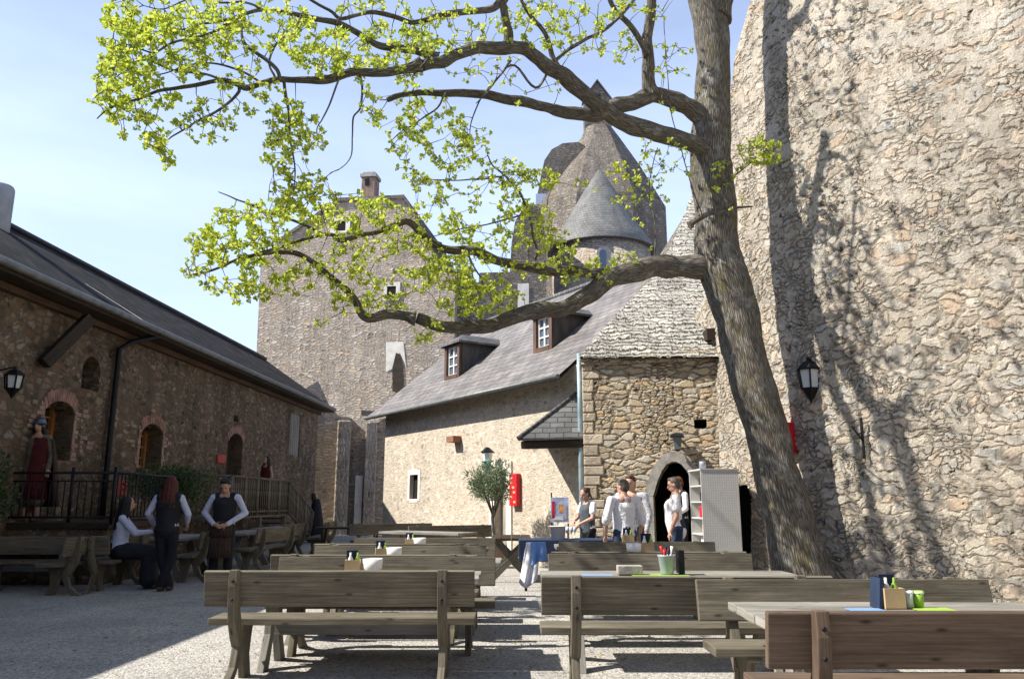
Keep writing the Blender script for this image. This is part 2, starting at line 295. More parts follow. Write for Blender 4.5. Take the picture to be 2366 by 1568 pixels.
def gravel():
    m, t, b, o = newmat('gravel'); uv = N(t, 'ShaderNodeTexCoord').outputs['Object']
    v = N(t, 'ShaderNodeTexVoronoi', feature='F1'); v.inputs['Scale'].default_value = 58; t.links.new(uv, v.inputs['Vector'])
    s = N(t, 'ShaderNodeSeparateColor'); t.links.new(v.outputs['Color'], s.inputs[0])
    c = ramp(t, [(0, (.2,.19,.175)), (.35, (.33,.315,.29)), (.7, (.41,.395,.365)), (1, (.52,.5,.47))], s.outputs[0])
    k = N(t, 'ShaderNodeMapRange'); k.inputs[1].default_value = .3; k.inputs[2].default_value = .7; k.inputs[3].default_value = .74; k.inputs[4].default_value = 1.16
    t.links.new(tnoise(t, uv, .8, 7, .7), k.inputs[0])
    m2 = N(t, 'ShaderNodeVectorMath', operation='SCALE'); t.links.new(c, m2.inputs[0]); t.links.new(k.outputs[0], m2.inputs['Scale'])
    c = mix(t, m2.outputs[0], (.2,.15,.09), ramp(t, [(.66, 0), (.74, .5)], tnoise(t, uv, 6, 5, .7)))
    t.links.new(c, b.inputs['Base Color']); b.inputs['Roughness'].default_value = .95; b.inputs['Specular IOR Level'].default_value = .1
    h = mth(t, 'ADD', mth(t, 'MULTIPLY', v.outputs['Distance'], -1.2), mth(t, 'MULTIPLY', tnoise(t, uv, 3, 5), 2.0))
    bp = N(t, 'ShaderNodeBump'); bp.inputs['Strength'].default_value = .6; bp.inputs['Distance'].default_value = .012
    t.links.new(h, bp.inputs['Height']); t.links.new(bp.outputs[0], b.inputs['Normal']); return m
M_gravel = gravel()
def bark():
    m, t, b, o = newmat('bark'); uv = N(t, 'ShaderNodeUVMap').outputs[0]
    g = tnoise(t, mapping(t, uv, (26, 3.2, 1)), 1, 6, .75)
    v = N(t, 'ShaderNodeTexVoronoi', voronoi_dimensions='2D', feature='DISTANCE_TO_EDGE'); v.inputs['Scale'].default_value = 1; t.links.new(mapping(t, uv, (22, 4, 1)), v.inputs['Vector'])
    h = mth(t, 'ADD', mth(t, 'MULTIPLY', v.outputs['Distance'], 1.1), mth(t, 'MULTIPLY', g, .8))
    c = ramp(t, [(.3, (.04,.034,.027)), (.56, (.145,.126,.10)), (.88, (.28,.26,.22))], h)
    li = tnoise(t, uv, 2.3, 6, .75)
    c = mix(t, c, (.36,.37,.34), ramp(t, [(.53, 0), (.63, .65)], li))
    c = mix(t, c, (.17,.15,.035), ramp(t, [(.54, 0), (.68, .7)], tnoise(t, mapping(t, uv, (1, 1, 1), (9, 4, 0)), 1.7, 6, .75)))
    t.links.new(c, b.inputs['Base Color']); b.inputs['Roughness'].default_value = .95
    bp = N(t, 'ShaderNodeBump'); bp.inputs['Strength'].default_value = 1; bp.inputs['Distance'].default_value = .04
    t.links.new(h, bp.inputs['Height']); t.links.new(bp.outputs[0], b.inputs['Normal']); return m
M_bark = bark()
def leafmat(name, c1, c2, trans=.5):
    m, t, b, o = newmat(name); g = N(t, 'ShaderNodeNewGeometry')
    c = ramp(t, [(0, c1), (1, c2)], g.outputs['Random Per Island'])
    t.links.new(c, b.inputs['Base Color']); b.inputs['Roughness'].default_value = .55
    tr = N(t, 'ShaderNodeBsdfTranslucent'); t.links.new(c, tr.inputs[0])
    ms = N(t, 'ShaderNodeMixShader'); ms.inputs[0].default_value = trans
    t.links.new(b.outputs[0], ms.inputs[1]); t.links.new(tr.outputs[0], ms.inputs[2]); t.links.new(ms.outputs[0], o.inputs[0]); return m
M_leaf = leafmat('spring_leaf', (.33,.45,.035), (.76,.79,.14), .5)
M_olive = leafmat('olive_leaf', (.10,.14,.07), (.26,.31,.2), .25)
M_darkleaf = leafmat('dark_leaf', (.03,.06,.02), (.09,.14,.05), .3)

# ------------------------------------------------------------------ mesh building
COL = scn.collection
class MB:
    def __init__(s): s.v = []; s.f = []; s.uv = []; s.smooth = []
    def face(s, idx, uvs=None, sm=False):
        s.f.append(tuple(idx)); s.smooth.append(sm)
        if uvs is None:
            p = [s.v[i] for i in idx]; n = (p[1]-p[0]).cross(p[2]-p[0])
            if n.length < 1e-9 and len(p) > 3: n = (p[2]-p[0]).cross(p[3]-p[0])
            n = n.normalized() if n.length > 0 else Vector((0, 0, 1))
            if abs(n.z) > .98: a, b = Vector((1, 0, 0)), Vector((0, 1, 0))
            else:
                a = Vector((0, 0, 1)).cross(n).normalized(); b = n.cross(a)
            uvs = [(q.dot(a), q.dot(b)) for q in p]
        s.uv.append(uvs)
    def quad(s, *pts, uvs=None, sm=False):
        k = len(s.v); s.v += [Vector(p) for p in pts]; s.face(range(k, k+len(pts)), uvs, sm)
    poly = quad
    def box(s, c, size, m=None, taper=None):
        """box centred at c (in frame m), uv u along its longest side"""
        hx, hy, hz = [q/2 for q in size]; c = Vector(c); m = m or Matrix.Identity(4)
        ax = sorted(range(3), key=lambda i: -size[i]); off = (random.random()*7, random.random()*7)
        k = len(s.v); loc = []
        for dx in (-1, 1):
            for dy in (-1, 1):
                for dz in (-1, 1):
                    q = Vector((dx*hx, dy*hy, dz*hz)); loc.append(q); s.v.append(m @ (c+q))
        for f, nax in (((0,1,3,2),0),((4,6,7,5),0),((0,4,5,1),1),((2,3,7,6),1),((0,2,6,4),2),((1,5,7,3),2)):
            aa = [a for a in ax if a != nax]
            s.face([k+i for i in f], [(loc[i][aa[0]]+off[0], loc[i][aa[1]]+off[1]+nax*.37) for i in f])
    def prism(s, poly, x0, x1, m=None, smooth=False):
        """poly = (y,z) outline extruded along local x"""
        m = m or Matrix.Identity(4); n = len(poly); k = len(s.v); off = random.random()*7
        for x in (x0, x1):
            for y, z in poly: s.v.append(m @ Vector((x, y, z)))
        s.face([k+i for i in range(n)][::-1], [(poly[i][1]+off, poly[i][0]) for i in range(n)][::-1])
        s.face([k+n+i for i in range(n)], [(poly[i][1]+off, poly[i][0]) for i in range(n)])
        acc = 0
        for i in range(n):
            j = (i+1) % n; d = math.dist(poly[i], poly[j])
            s.face((k+i, k+j, k+n+j, k+n+i), [(acc+off, 0), (acc+d+off, 0), (acc+d+off, x1-x0), (acc+off, x1-x0)], smooth); acc += d
    def tube(s, pts, rads, n=8, caps=True, jit=0, rnd=False):
        pts = [Vector(p) for p in pts]
        if not hasattr(rads, '__len__'): rads = [rads]*len(pts)
        k0 = len(s.v); up = Vector((.13, .21, .97)); L_ = 0; prev = None; Ls = []
        for i, p in enumerate(pts):
            d = (pts[min(i+1, len(pts)-1)]-pts[max(i-1, 0)])
            d = d.normalized() if d.length > 1e-9 else Vector((0, 0, 1))
            if prev is None:
                a = d.cross(up); 
                if a.length < .1: a = d.cross(Vector((1, 0, 0)))
                a.normalize()
            else: a = (prev - d*prev.dot(d)).normalized()
            prev = a; b = d.cross(a)
            if i: L_ += (p-pts[i-1]).length
            Ls.append(L_)
            for j in range(n):
                th = 2*PI*j/n; r = rads[i]
                if jit:
                    q = p + (a*math.cos(th)+b*math.sin(th))*r
                    r *= 1 + jit*(mnoise.noise(q*1.7)+.6*mnoise.noise(q*5))
                s.v.append(p + (a*math.cos(th)+b*math.sin(th))*r)
        rm = max(rads)
        for i in range(len(pts)-1):
            for j in range(n):
                j2 = (j+1) % n; a0 = k0+i*n
                u0, u1 = 2*PI*rm*j/n, 2*PI*rm*(j+1)/n
                s.face((a0+j, a0+j2, a0+n+j2, a0+n+j), [(u0, Ls[i]), (u1, Ls[i]), (u1, Ls[i+1]), (u0, Ls[i+1])], True)
        if caps:
            s.face([k0+j for j in range(n)][::-1], [(0, 0)]*n); e = k0+(len(pts)-1)*n
            s.face([e+j for j in range(n)], [(0, 0)]*n)
    def lathe(s, prof, c=(0, 0, 0), n=16, m=None, smooth=True):
        m = m or Matrix.Identity(4); c = Vector(c); k = len(s.v); L_ = 0; Ls = [0]
        for i in range(1, len(prof)): L_ += math.dist(prof[i], prof[i-1]); Ls.append(L_)
        rm = max(p[0] for p in prof)
        for r, z in prof:
            for j in range(n): s.v.append(m @ (c+Vector((r*math.cos(2*PI*j/n), r*math.sin(2*PI*j/n), z))))
        for i in range(len(prof)-1):
            for j in range(n):
                j2 = (j+1) % n; a0 = k+i*n; u0, u1 = 2*PI*rm*j/n, 2*PI*rm*(j+1)/n
                s.face((a0+j, a0+j2, a0+n+j2, a0+n+j), [(u0, Ls[i]), (u1, Ls[i]), (u1, Ls[i+1]), (u0, Ls[i+1])], smooth)
        s.face([k+j for j in range(n)][::-1], [(0, 0)]*n); e = k+(len(prof)-1)*n; s.face([e+j for j in range(n)], [(0, 0)]*n)
    def capsule(s, a, b, ra, rb, n=10, sq=1.0):
        a, b = Vector(a), Vector(b); d = b-a; l = d.length
        d = d/l if l > 1e-6 else Vector((0, 0, 1)); pts, rr = [], []
        for th in (-85, -60, -35, -12): pts.append(a+d*ra*math.sin(R(th))); rr.append(ra*math.cos(R(th)))
        for th in (12, 35, 60, 85): pts.append(b+d*rb*math.sin(R(th))); rr.append(rb*math.cos(R(th)))
        s.tube(pts, rr, n)
    def ell(s, c, r, n=12, m=None):
        k = len(s.v); c = Vector(c); rows = n//2+1; m = m or Matrix.Identity(3)
        prof = [(math.sin(PI*(i+.02)/(rows-1+.04)), math.cos(PI*(i+.02)/(rows-1+.04))) for i in range(rows)]
        for a, z in prof:
            for j in range(n): s.v.append(c + m @ Vector((a*math.cos(2*PI*j/n)*r[0], a*math.sin(2*PI*j/n)*r[1], z*r[2])))
        for i in range(rows-1):
            for j in range(n):
                j2 = (j+1) % n; a0 = k+i*n; s.face((a0+j, a0+n+j, a0+n+j2, a0+j2), None, True)
        s.face([k+j for j in range(n)]); e = k+(rows-1)*n; s.face([e+j for j in range(n)][::-1])
    def build(s, name, mat, parent=None, bevel=0, fixn=True):
        me = bpy.data.meshes.new(name); me.from_pydata([tuple(v) for v in s.v], [], s.f)
        ul = me.uv_layers.new(name='UVMap'); flat = [c for u in s.uv for q in u for c in q]
        ul.data.foreach_set('uv', flat); me.polygons.foreach_set('use_smooth', s.smooth)
        if fixn:
            bm = bmesh.new(); bm.from_mesh(me); bmesh.ops.recalc_face_normals(bm, faces=bm.faces); bm.to_mesh(me); bm.free()
        me.materials.append(mat); o = bpy.data.objects.new(name, me); COL.objects.link(o)
        if parent: o.parent = parent
        if bevel:
            b = o.modifiers.new('bevel', 'BEVEL'); b.width = bevel; b.segments = 2; b.limit_method = 'ANGLE'; b.angle_limit = R(40)
        return o
def tag(o, label=None, cat=None, group=None, kind=None):
    if label: o['label'] = label
    if cat: o['category'] = cat
    if group: o['group'] = group
    if kind: o['kind'] = kind
    return o
WORLD = []
def empty(name, label, cat, loc=(0, 0, 0), rz=0, group=None, world=False):
    o = bpy.data.objects.new(name, None); COL.objects.link(o); o.location = loc; o.rotation_euler = (0, 0, rz); o.empty_display_size = .2
    if world: WORLD.append(o)
    return tag(o, label, cat, group)
def reparent_world(root):   # children were built in world coordinates: make them local to the root
    bpy.context.view_layer.update(); inv = root.matrix_world.inverted()
    for ch in root.children:
        ch.matrix_parent_inverse = inv
def copy_tree(o, parent=None):
    c = o.copy(); COL.objects.link(c); c.parent = parent
    for ch in list(o.children): copy_tree(ch, c)
    return c
def put(proto, first, loc, rz=0, label=None, group=None, sc=None):
    o = proto if first else copy_tree(proto)
    o.location = loc; o.rotation_euler = (0, 0, rz)
    if sc: o.scale = sc
    if label: o['label'] = label
    if group: o['group'] = group
    return o
def dense(name, fac, t0, t1, z0, z1, step, keep, mat, parent, off=0, M=None):
    """finely divided stone face, displaced by its material"""
    nu, nv = int((t1-t0)/step)+1, int((z1-z0)/step)+1
    T, Z = np.meshgrid(np.linspace(t0, t1, nu), np.linspace(z0, z1, nv)); T = T.ravel(); Z = Z.ravel()
    d, n, p = np.array(fac.d), np.array(fac.n), np.array(getattr(fac, 'p', (0, 0, 0)))
    if isinstance(fac, Curved):
        q = fac.xy(T)+fac.nrm(T)*off; V = np.stack([q[:, 0], q[:, 1], Z], 1)
    else:
        V = p[None] + T[:, None]*d[None] + n[None]*off; V[:, 2] += Z
    i, j = np.meshgrid(np.arange(nu-1), np.arange(nv-1)); a = (j*nu+i).ravel()
    tc_ = (T[a]+T[a+1])/2; zc = (Z[a]+Z[a+nu])/2
    k = keep(tc_, zc); a = a[k]
    fl = np.stack([a, a+1, a+nu+1, a+nu], 1)
    if np.dot(np.cross(d, [0, 0, 1]), n) < 0: fl = fl[:, ::-1]
    used = np.unique(fl); remap = -np.ones(len(V), int); remap[used] = np.arange(len(used))
    fl = remap[fl]; V = V[used]; T = T[used]; Z = Z[used]
    me = bpy.data.meshes.new(name); me.vertices.add(len(V)); me.vertices.foreach_set('co', V.ravel())
    me.loops.add(fl.size); me.polygons.add(len(fl)); me.loops.foreach_set('vertex_index', fl.ravel().astype(np.int32))
    me.polygons.foreach_set('loop_start', (np.arange(len(fl))*4).astype(np.int32)); me.polygons.foreach_set('use_smooth', np.ones(len(fl), bool))
    ul = me.uv_layers.new(name='UVMap'); ul.data.foreach_set('uv', np.stack([T[fl.ravel()], Z[fl.ravel()]], 1).ravel())
    me.update(); me.validate(); me.materials.append(mat); o = bpy.data.objects.new(name, me); COL.objects.link(o); o.parent = parent; return o
def inpoly(poly):
    P = np.array(poly)
    def f(x, y):
        r = np.zeros(len(x), bool); j = len(P)-1
        for i in range(len(P)):
            xi, yi = P[i]; xj, yj = P[j]
            c = ((yi > y) != (yj > y)) & (x < (xj-xi)*(y-yi)/(yj-yi+1e-12)+xi); r ^= c; j = i
        return r
    return f
def wall_holes(mb, fac, t0, t1, z0, ztop, holes, thick=.5, arch=None):
    """front face of a wall with rectangular holes (t0,t1,z0,z1,depth,arched) plus reveals"""
    ts = sorted({t0, t1} | {h[0] for h in holes} | {h[1] for h in holes}); zs = sorted({z0, ztop} | {h[2] for h in holes} | {h[3] for h in holes})
    for i in range(len(ts)-1):
        for j in range(len(zs)-1):
            tc_, zc = (ts[i]+ts[i+1])/2, (zs[j]+zs[j+1])/2
            if any(h[0] < tc_ < h[1] and h[2] < zc < h[3] for h in holes): continue
            mb.quad(fac.pt(ts[i], zs[j]), fac.pt(ts[i+1], zs[j]), fac.pt(ts[i+1], zs[j+1]), fac.pt(ts[i], zs[j+1]))
    for h in holes:
        a, b, c, d, dep = h[:5]; ar = h[5] if len(h) > 5 else 0
        rise = (b-a)/2*ar; n = 10; arc = [(a+(b-a)*k/n, d-rise+rise*math.sin(PI*k/n)**.6 if ar else d) for k in range(n+1)] if ar else [(a, d), (b, d)]
        pts = [(a, c)] + arc + [(b, c)]
        for k in range(len(pts)-1):
            p, q = pts[k], pts[k+1]; mb.quad(fac.pt(p[0], p[1]), fac.pt(q[0], q[1]), fac.pt(q[0], q[1], -dep), fac.pt(p[0], p[1], -dep))
        mb.quad(fac.pt(a, c), fac.pt(b, c), fac.pt(b, c, -dep), fac.pt(a, c, -dep))
        if ar:
            for k in range(len(arc)-1):
                p, q = arc[k], arc[k+1]; mb.quad(fac.pt(p[0], p[1]), fac.pt(q[0], q[1]), fac.pt(q[0], d), fac.pt(p[0], d))
exec_later = []
# ================================================================== GROUND
mb = MB(); mb.quad((-400, -60, 0), (400, -60, 0), (400, 500, 0), (-400, 500, 0))
tag(mb.build('ground', M_gravel), kind='structure')

# ================================================================== LEFT HALL
HA = Facade((-9.35-.55, -3-15.4), (-8.08, 32.5)); HL = HA.len; EZ = 5.35  # near end lengthened behind the camera to cut sky light
hall = empty('long_hall', 'long low stone hall in shade along the left with dark slate roof and arched windows', 'building', HA.pt(12, 0), world=True)
def hbox(x0, x1, y0, y1, dep, ar=0):   # pixel box on the wall -> hole
    t0, _ = HA.px(x0, (y0+y1)/2); t1, _ = HA.px(x1, (y0+y1)/2); xm = (x0+x1)/2
    _, za = HA.px(xm, y1); _, zb = HA.px(xm, y0); return (min(t0, t1), max(t0, t1), za, zb, dep, ar)
w1 = hbox(98, 168, 925, 1062, .55, .45); w2 = hbox(323, 374, 978, 1082, .55, .45); w3 = hbox(524, 559, 1000, 1115, .4, .5); w4 = hbox(670, 693, 955, 1052, .12)
nic = hbox(190, 232, 822, 902, .5, .8); hol = hbox(252, 263, 808, 828, .3); slot = hbox(540, 552, 960, 975, .3)
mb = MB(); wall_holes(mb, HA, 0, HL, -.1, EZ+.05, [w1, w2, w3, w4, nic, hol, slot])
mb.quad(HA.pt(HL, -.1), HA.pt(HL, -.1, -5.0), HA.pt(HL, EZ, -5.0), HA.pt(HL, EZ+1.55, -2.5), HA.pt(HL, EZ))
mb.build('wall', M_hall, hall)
for h in (nic, hol, slot):
    mb = MB(); mb.quad(HA.pt(h[0], h[2], -h[4]), HA.pt(h[1], h[2], -h[4]), HA.pt(h[1], h[3], -h[4]), HA.pt(h[0], h[3], -h[4])); mb.build('recess_back', M_black, hall)
# roof: eave overhang, ridge behind
OV = .55; RW = 2.5; RT = .695
def roofp(t, k, dz=0):   # k=0 eave ... 1 ridge
    return HA.pt(t, EZ+.12-OV*RT*.0+k*(RW+OV)*RT-.25+dz, OV-k*(RW+OV))
mb = MB()
mb.quad(roofp(-1, 0), roofp(HL+.3, 0), roofp(HL+.3, 1), roofp(-1, 1))
a, b_ = roofp(-1, 1), roofp(HL+.3, 1); back = HA.n*-(RW+OV) ; dn = Vector((0, 0, -(RW+OV)*RT))
mb.quad(a, b_, b_+back+dn, a+back+dn)
mb.quad(roofp(-1, 0, -.07), roofp(HL+.3, 0, -.07), roofp(HL+.3, 1, -.07), roofp(-1, 1, -.07))
mb.quad(roofp(HL+.3, 0), roofp(HL+.3, 1), roofp(HL+.3, 1, -.07), roofp(HL+.3, 0, -.07))
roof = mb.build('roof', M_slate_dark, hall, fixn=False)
mb = MB(); mb.tube([roofp(-1, 1, .03), roofp(HL+.3, 1, .03)], .09, 8); mb.build('ridge_cap', M_iron, roof)
ta, _ = HA.px(195, 657); tb, _ = HA.px(350, 752)
mb = MB(); q0, q1 = onp(195, 657, roofp(0, 0), (roofp(1, 0)-roofp(0, 0)).cross(roofp(0, 1)-roofp(0, 0))), onp(352, 757, roofp(0, 0), (roofp(1, 0)-roofp(0, 0)).cross(roofp(0, 1)-roofp(0, 0)))
up = Vector((0, 0, .03)); sd_ = HA.d*.16
mb.quad(q0+up, q0+up+sd_*.4, q1+up+sd_, q1+up); mb.build('flashing_strip', M_plasterw, roof)
# chimney (rendered, round)
c = at(-12, 500, 15.5); mb = MB(); mb.lathe([(.30, -.9), (.3, .62), (.27, .68), (.2, .7)], c, 18); mb.build('chimney', plain('grey_render', (.33,.34,.35), .9, 0, .15, 3, .3), roof)
# gutter, eave board, wall plate
mb = MB(); mb.tube([HA.pt(t, EZ-.17, OV+.06) for t in np.linspace(-1, HL+.3, 12)], .075, 8); mb.build('gutter', M_zinc, hall)
mb = MB(); mb.box((HL/2, -OV+.03, EZ-.22), (HL+1, .05, .14), HA.M()); mb.box((HL/2, -OV/2, EZ-.26), (HL+1, OV-.1, .03), HA.M()); mb.build('eave_board', M_wooddark, hall)
mb = MB(); mb.box((HL/2, -.07, EZ-.36), (HL, .14, .12), HA.M()); mb.build('wall_plate', wood('plate_wood', (.04,.025,.016), (.085,.05,.03), (.13,.08,.05)), hall)
# brace beam
t0, z0 = HA.px(88, 840); t1 = HA.px(205, 740)[0]
mb = MB(); p0 = HA.pt(t0, z0, .1); p1 = at(207, 735, p0.y+1.2)
p1 = onp(207, 735, HA.pt(0, 0, .45), HA.n)
dd = (p1-p0).normalized(); mm = dd.to_track_quat('X', 'Z').to_matrix().to_4x4(); mm.translation = (p0+p1)/2
mb.box((0, 0, 0), ((p1-p0).length, .2, .22), mm); mb.build('brace', M_wooddark, hall, bevel=.01)
# down pipe
mb = MB()
pts = [onp(x, y, HA.pt(0, 0, .5-.08*0), HA.n) for x, y in ((313, 762),)]
q = [HA.px(x, y) for x, y in ((315, 765), (300, 772), (275, 780), (266, 800), (258, 880), (246, 1090), (243, 1180))]
offs = [OV, .42, .2, .1, .1, .1, .1]
tt = q[3][0]; pts = [HA.pt(tt+(.9, .7, .3, 0, 0, 0, 0)[i], (EZ-.2, EZ-.32, EZ-.5, EZ-.72, 3.8, 2, .9)[i], offs[i]) for i in range(7)]
mb.tube(pts, .06, 8); mb.build('downpipe', M_iron, hall)
# brick arches round the openings
def brick_arch(fac, h, wd, parent, full=False):
    a, b, c, d = h[:4]; ar = h[5]; rise = (b-a)/2*ar; mb = MB(); n = 15
    for k in range(n):
        f0, f1 = (k+.08)/n, (k+.92)/n
        def P(f, r):
            x = a+(b-a)*f; z = d-rise+rise*math.sin(PI*f)**.6 if 0 < f < 1 else d-rise
            nx = (f-.5)*1.1; L0 = math.hypot(nx, 1); jit = random.uniform(-.03, .03)*(r > 0)
            return x+nx/L0*(r+jit), z+1/L0*(r+jit)
        p = [P(f0, 0), P(f1, 0), P(f1, wd), P(f0, wd)]; ov = .02+random.uniform(0, .012)
        V = [fac.pt(x, z, ov) for x, z in p]; W = [fac.pt(x, z, -.02) for x, z in p]
        mb.quad(*V); 
        for i in range(4): mb.quad(V[i], V[(i+1) % 4], W[(i+1) % 4], W[i])
    return mb.build('brick_arch', MATS['arch_brick'], parent)
plain('arch_brick', (.27,.16,.12), .9, 0, .35, 5, .5)
for h in (w1, w2, w3): brick_arch(HA, h, .24, hall)
def jamb_bricks(fac, h, parent):
    for (e, s) in ((h[0], -1), (h[1], 1)):
        mb = MB(); a, b, c, d = h[:4]; z = c; mb.box((e+s*.05, .0, (c+d)/2-.04), (.09, .016, d-c-.1), fac.M())
        while z < d-.1:
            for q_ in range(random.choice((1, 2, 2, 3))):
                wl = random.uniform(.09, .24); x0 = e+s*(q_*.25+.01); x1 = x0+s*wl; ov = .012+random.random()*.015
                if random.random() < .25+.25*q_: continue
                V = [(x0, z), (x1, z), (x1, z+.075), (x0, z+.075)]
                mb.box(((x0+x1)/2, -ov/2+.01, z+.04), (abs(x1-x0), ov+.02, .072), fac.M())
            z += .088
        mb.build('brick_jamb', M_brick, parent)
jamb_bricks(HA, w1, hall); jamb_bricks(HA, w2, hall)
def wood_window(fac, h, parent, matf, glass, bars=3):
    a, b, c, d, dep = h[:5]; fo = MB(); M0 = fac.M(); y = dep-.12
    fr = .09
    for x in (a+fr/2, b-fr/2): fo.box((x, y, (c+d)/2), (fr, .1, d-c), M0)
    for z in (c+fr/2, d-fr/2): fo.box(((a+b)/2, y, z), (b-a-2*fr, .095, fr), M0)
    fo.box(((a+b)/2, y, (c+d)/2), (.07, .09, d-c-2*fr), M0)
    o = fo.build('window', matf, parent)
    g = MB(); g.quad(fac.pt(a, c, -y-.03), fac.pt(b, c, -y-.03), fac.pt(b, d, -y-.03), fac.pt(a, d, -y-.03)); g.build('pane', glass, o)
    g = MB()
    for k in range(1, bars+1): 
        z = c+(d-c)*k/(bars+1); g.box(((a+b)/2, y, z), (b-a-2*fr, .05, .035), M0)
    g.build('glazing_bar', matf, o)
wood_window(HA, w1, hall, M_woodorange, M_glassdark); wood_window(HA, w2, hall, M_woodorange, M_glassdark)
mb = MB(); mb.quad(HA.pt(w3[0], w3[2], -.35), HA.pt(w3[1], w3[2], -.35), HA.pt(w3[1], w3[3], -.35), HA.pt(w3[0], w3[3], -.35)); mb.build('door', M_wooddark, hall)
mb = MB()
for k in range(5):
    x = w4[0]+(w4[1]-w4[0])*(k+.5)/5; mb.box((x, .06, (w4[2]+w4[3])/2), ((w4[1]-w4[0])/5-.02, .05, w4[3]-w4[2]), HA.M())
mb.build('shutter', wood('grey_shutter', (.14,.12,.1), (.22,.2,.17), (.3,.27,.23)), hall)

# ================================================================== WALL CLOSING THE FAR END (between hall and house)
FW = Facade((-9.2, 34.5), (-2.4, 35.6))
endw = empty('ruined_end_wall', 'ruined stone end wall with two sunlit broken piers between the hall and the plastered house', 'wall', FW.pt(2, 0), world=True)
prof = []
for x, y in ((700, 900), (735, 880), (760, 935), (782, 960), (812, 965), (830, 985), (850, 1000), (868, 978), (890, 965), (915, 968)): prof.append(FW.px(x, y))
mb = MB(); pl = [(prof[0][0]-.5, -.2)] + prof + [(prof[-1][0]+.4, -.2)]
mb.prism([(a, b) for a, b in pl], 0, 1, Matrix.Identity(4)); mb = MB()
front = [FW.pt(a, b) for a, b in pl]; backp = [FW.pt(a, b, -.8) for a, b in pl]
mb.poly(*front); mb.poly(*backp[::-1])
for i in range(len(pl)): j = (i+1) % len(pl); mb.quad(front[i], front[j], backp[j], backp[i])
mb.build('wall', M_tower, endw)
for (x0, x1, yt, yb) in ((782, 812, 975, 1095), (846, 872, 980, 1090)):
    a, b_ = FW.px(x0, 1000)[0], FW.px(x1, 1000)[0]; zt, zb = FW.px(x0, yt)[1], -.05
    mb = MB(); mb.box(((a+b_)/2, -.45, (zt+zb)/2), (b_-a, .9, zt-zb), FW.M()); mb.build('pier', M_tower, endw, bevel=.05)
a, b_ = FW.px(820, 1150)[0], FW.px(838, 1150)[0]
mb = MB(); mb.box(((a+b_)/2, -.3, 1.2), (b_-a, .6, 2.6), FW.M()); mb.build('buttress', M_plasterw, endw, bevel=.04)
# dark low doorway and little lean-to roof beside house
mb = MB(); q = FW.px(868, 958); mb.box((q[0], -.5, q[1]), (1.2, 1.1, .12), FW.M()); mb.build('coping', M_zinc, endw)

# ================================================================== PLASTERED HOUSE WITH DORMERS
q0, q1 = at(1352, 1159, 16.6), at(885, 1159, 25.0)
HO = Facade((q0.x, q0.y), (q1.x, q1.y)); HLn = HO.len
_, hz0 = HO.px(1345, 835); _, hz1 = HO.px(887, 940)
HZ = (hz0+hz1)/2
house = empty('plastered_house', 'sunlit plastered rubble house with grey slate roof and two dormers left of the stone porch', 'building', HO.pt(5, 0), world=True)
def obox(x0, x1, y0, y1, dep, ar=0):
    xm, ym = (x0+x1)/2, (y0+y1)/2; t0 = HO.px(x0, ym)[0]; t1 = HO.px(x1, ym)[0]
    return (min(t0, t1), max(t0, t1), HO.px(xm, y1)[1], HO.px(xm, y0)[1], dep, ar)
sl = obox(947, 966, 1096, 1152, .12); dr = obox(1144, 1172, 1085, 1230, .25); ds = obox(1333, 1352, 1050, 1240, .3); beam = obox(1050, 1066, 1008, 1022, .2)
hD = HO.px(1215, 1180)
mb = MB(); wall_holes(mb, HO, 0, HLn, -.1, HZ-.05, [sl, (dr[0], dr[1], 0, dr[3], .25), beam])
mb.quad(HO.pt(HLn, -.1), HO.pt(HLn, HZ), HO.pt(HLn, HZ+3.4, -4.2), HO.pt(HLn, HZ, -8.4), HO.pt(HLn, -.1, -8.4))
mb.build('wall', M_house, house)
mb = MB(); h = sl
mb.quad(HO.pt(h[0], h[2], -h[4]), HO.pt(h[1], h[2], -h[4]), HO.pt(h[1], h[3], -h[4]), HO.pt(h[0], h[3], -h[4])); mb.build('slit_window', M_black, house)
mb = MB()
for (a, b_, c_, d_) in ((sl[0]-.13, sl[0], sl[2]-.05, sl[3]+.14), (sl[1], sl[1]+.13, sl[2]-.05, sl[3]+.14), (sl[0]+.001, sl[1]-.001, sl[3], sl[3]+.14), (sl[0]+.001, sl[1]-.001, sl[2]-.1, sl[2])):
    mb.box(((a+b_)/2, -.004, (c_+d_)/2), (b_-a, .02, d_-c_), HO.M())
mb.build('plaster_surround', M_plasterw, house)
mb = MB(); mb.box(((dr[0]+dr[1])/2, .2, dr[3]/2), (dr[1]-dr[0], .06, dr[3]), HO.M()); mb.build('door', wood('grey_door', (.2,.18,.15), (.3,.27,.22), (.38,.34,.28)), house)
mb = MB()
for x in (dr[0]-.11, dr[1]+.11): mb.box((x, -.01, dr[3]/2), (.22, .06, dr[3]), HO.M())
mb.box(((dr[0]+dr[1])/2, -.012, dr[3]+.1), (dr[1]-dr[0]+.44, .065, .2), HO.M()); mb.build('door_surround', M_plasterw, house)
mb = MB(); mb.box(((beam[0]+beam[1])/2, -.05, (beam[2]+beam[3])/2), (beam[1]-beam[0], .4, beam[3]-beam[2]), HO.M()); mb.build('beam_end', wood('red_beam', (.14,.06,.03), (.25,.12,.07), (.3,.16,.1)), house)
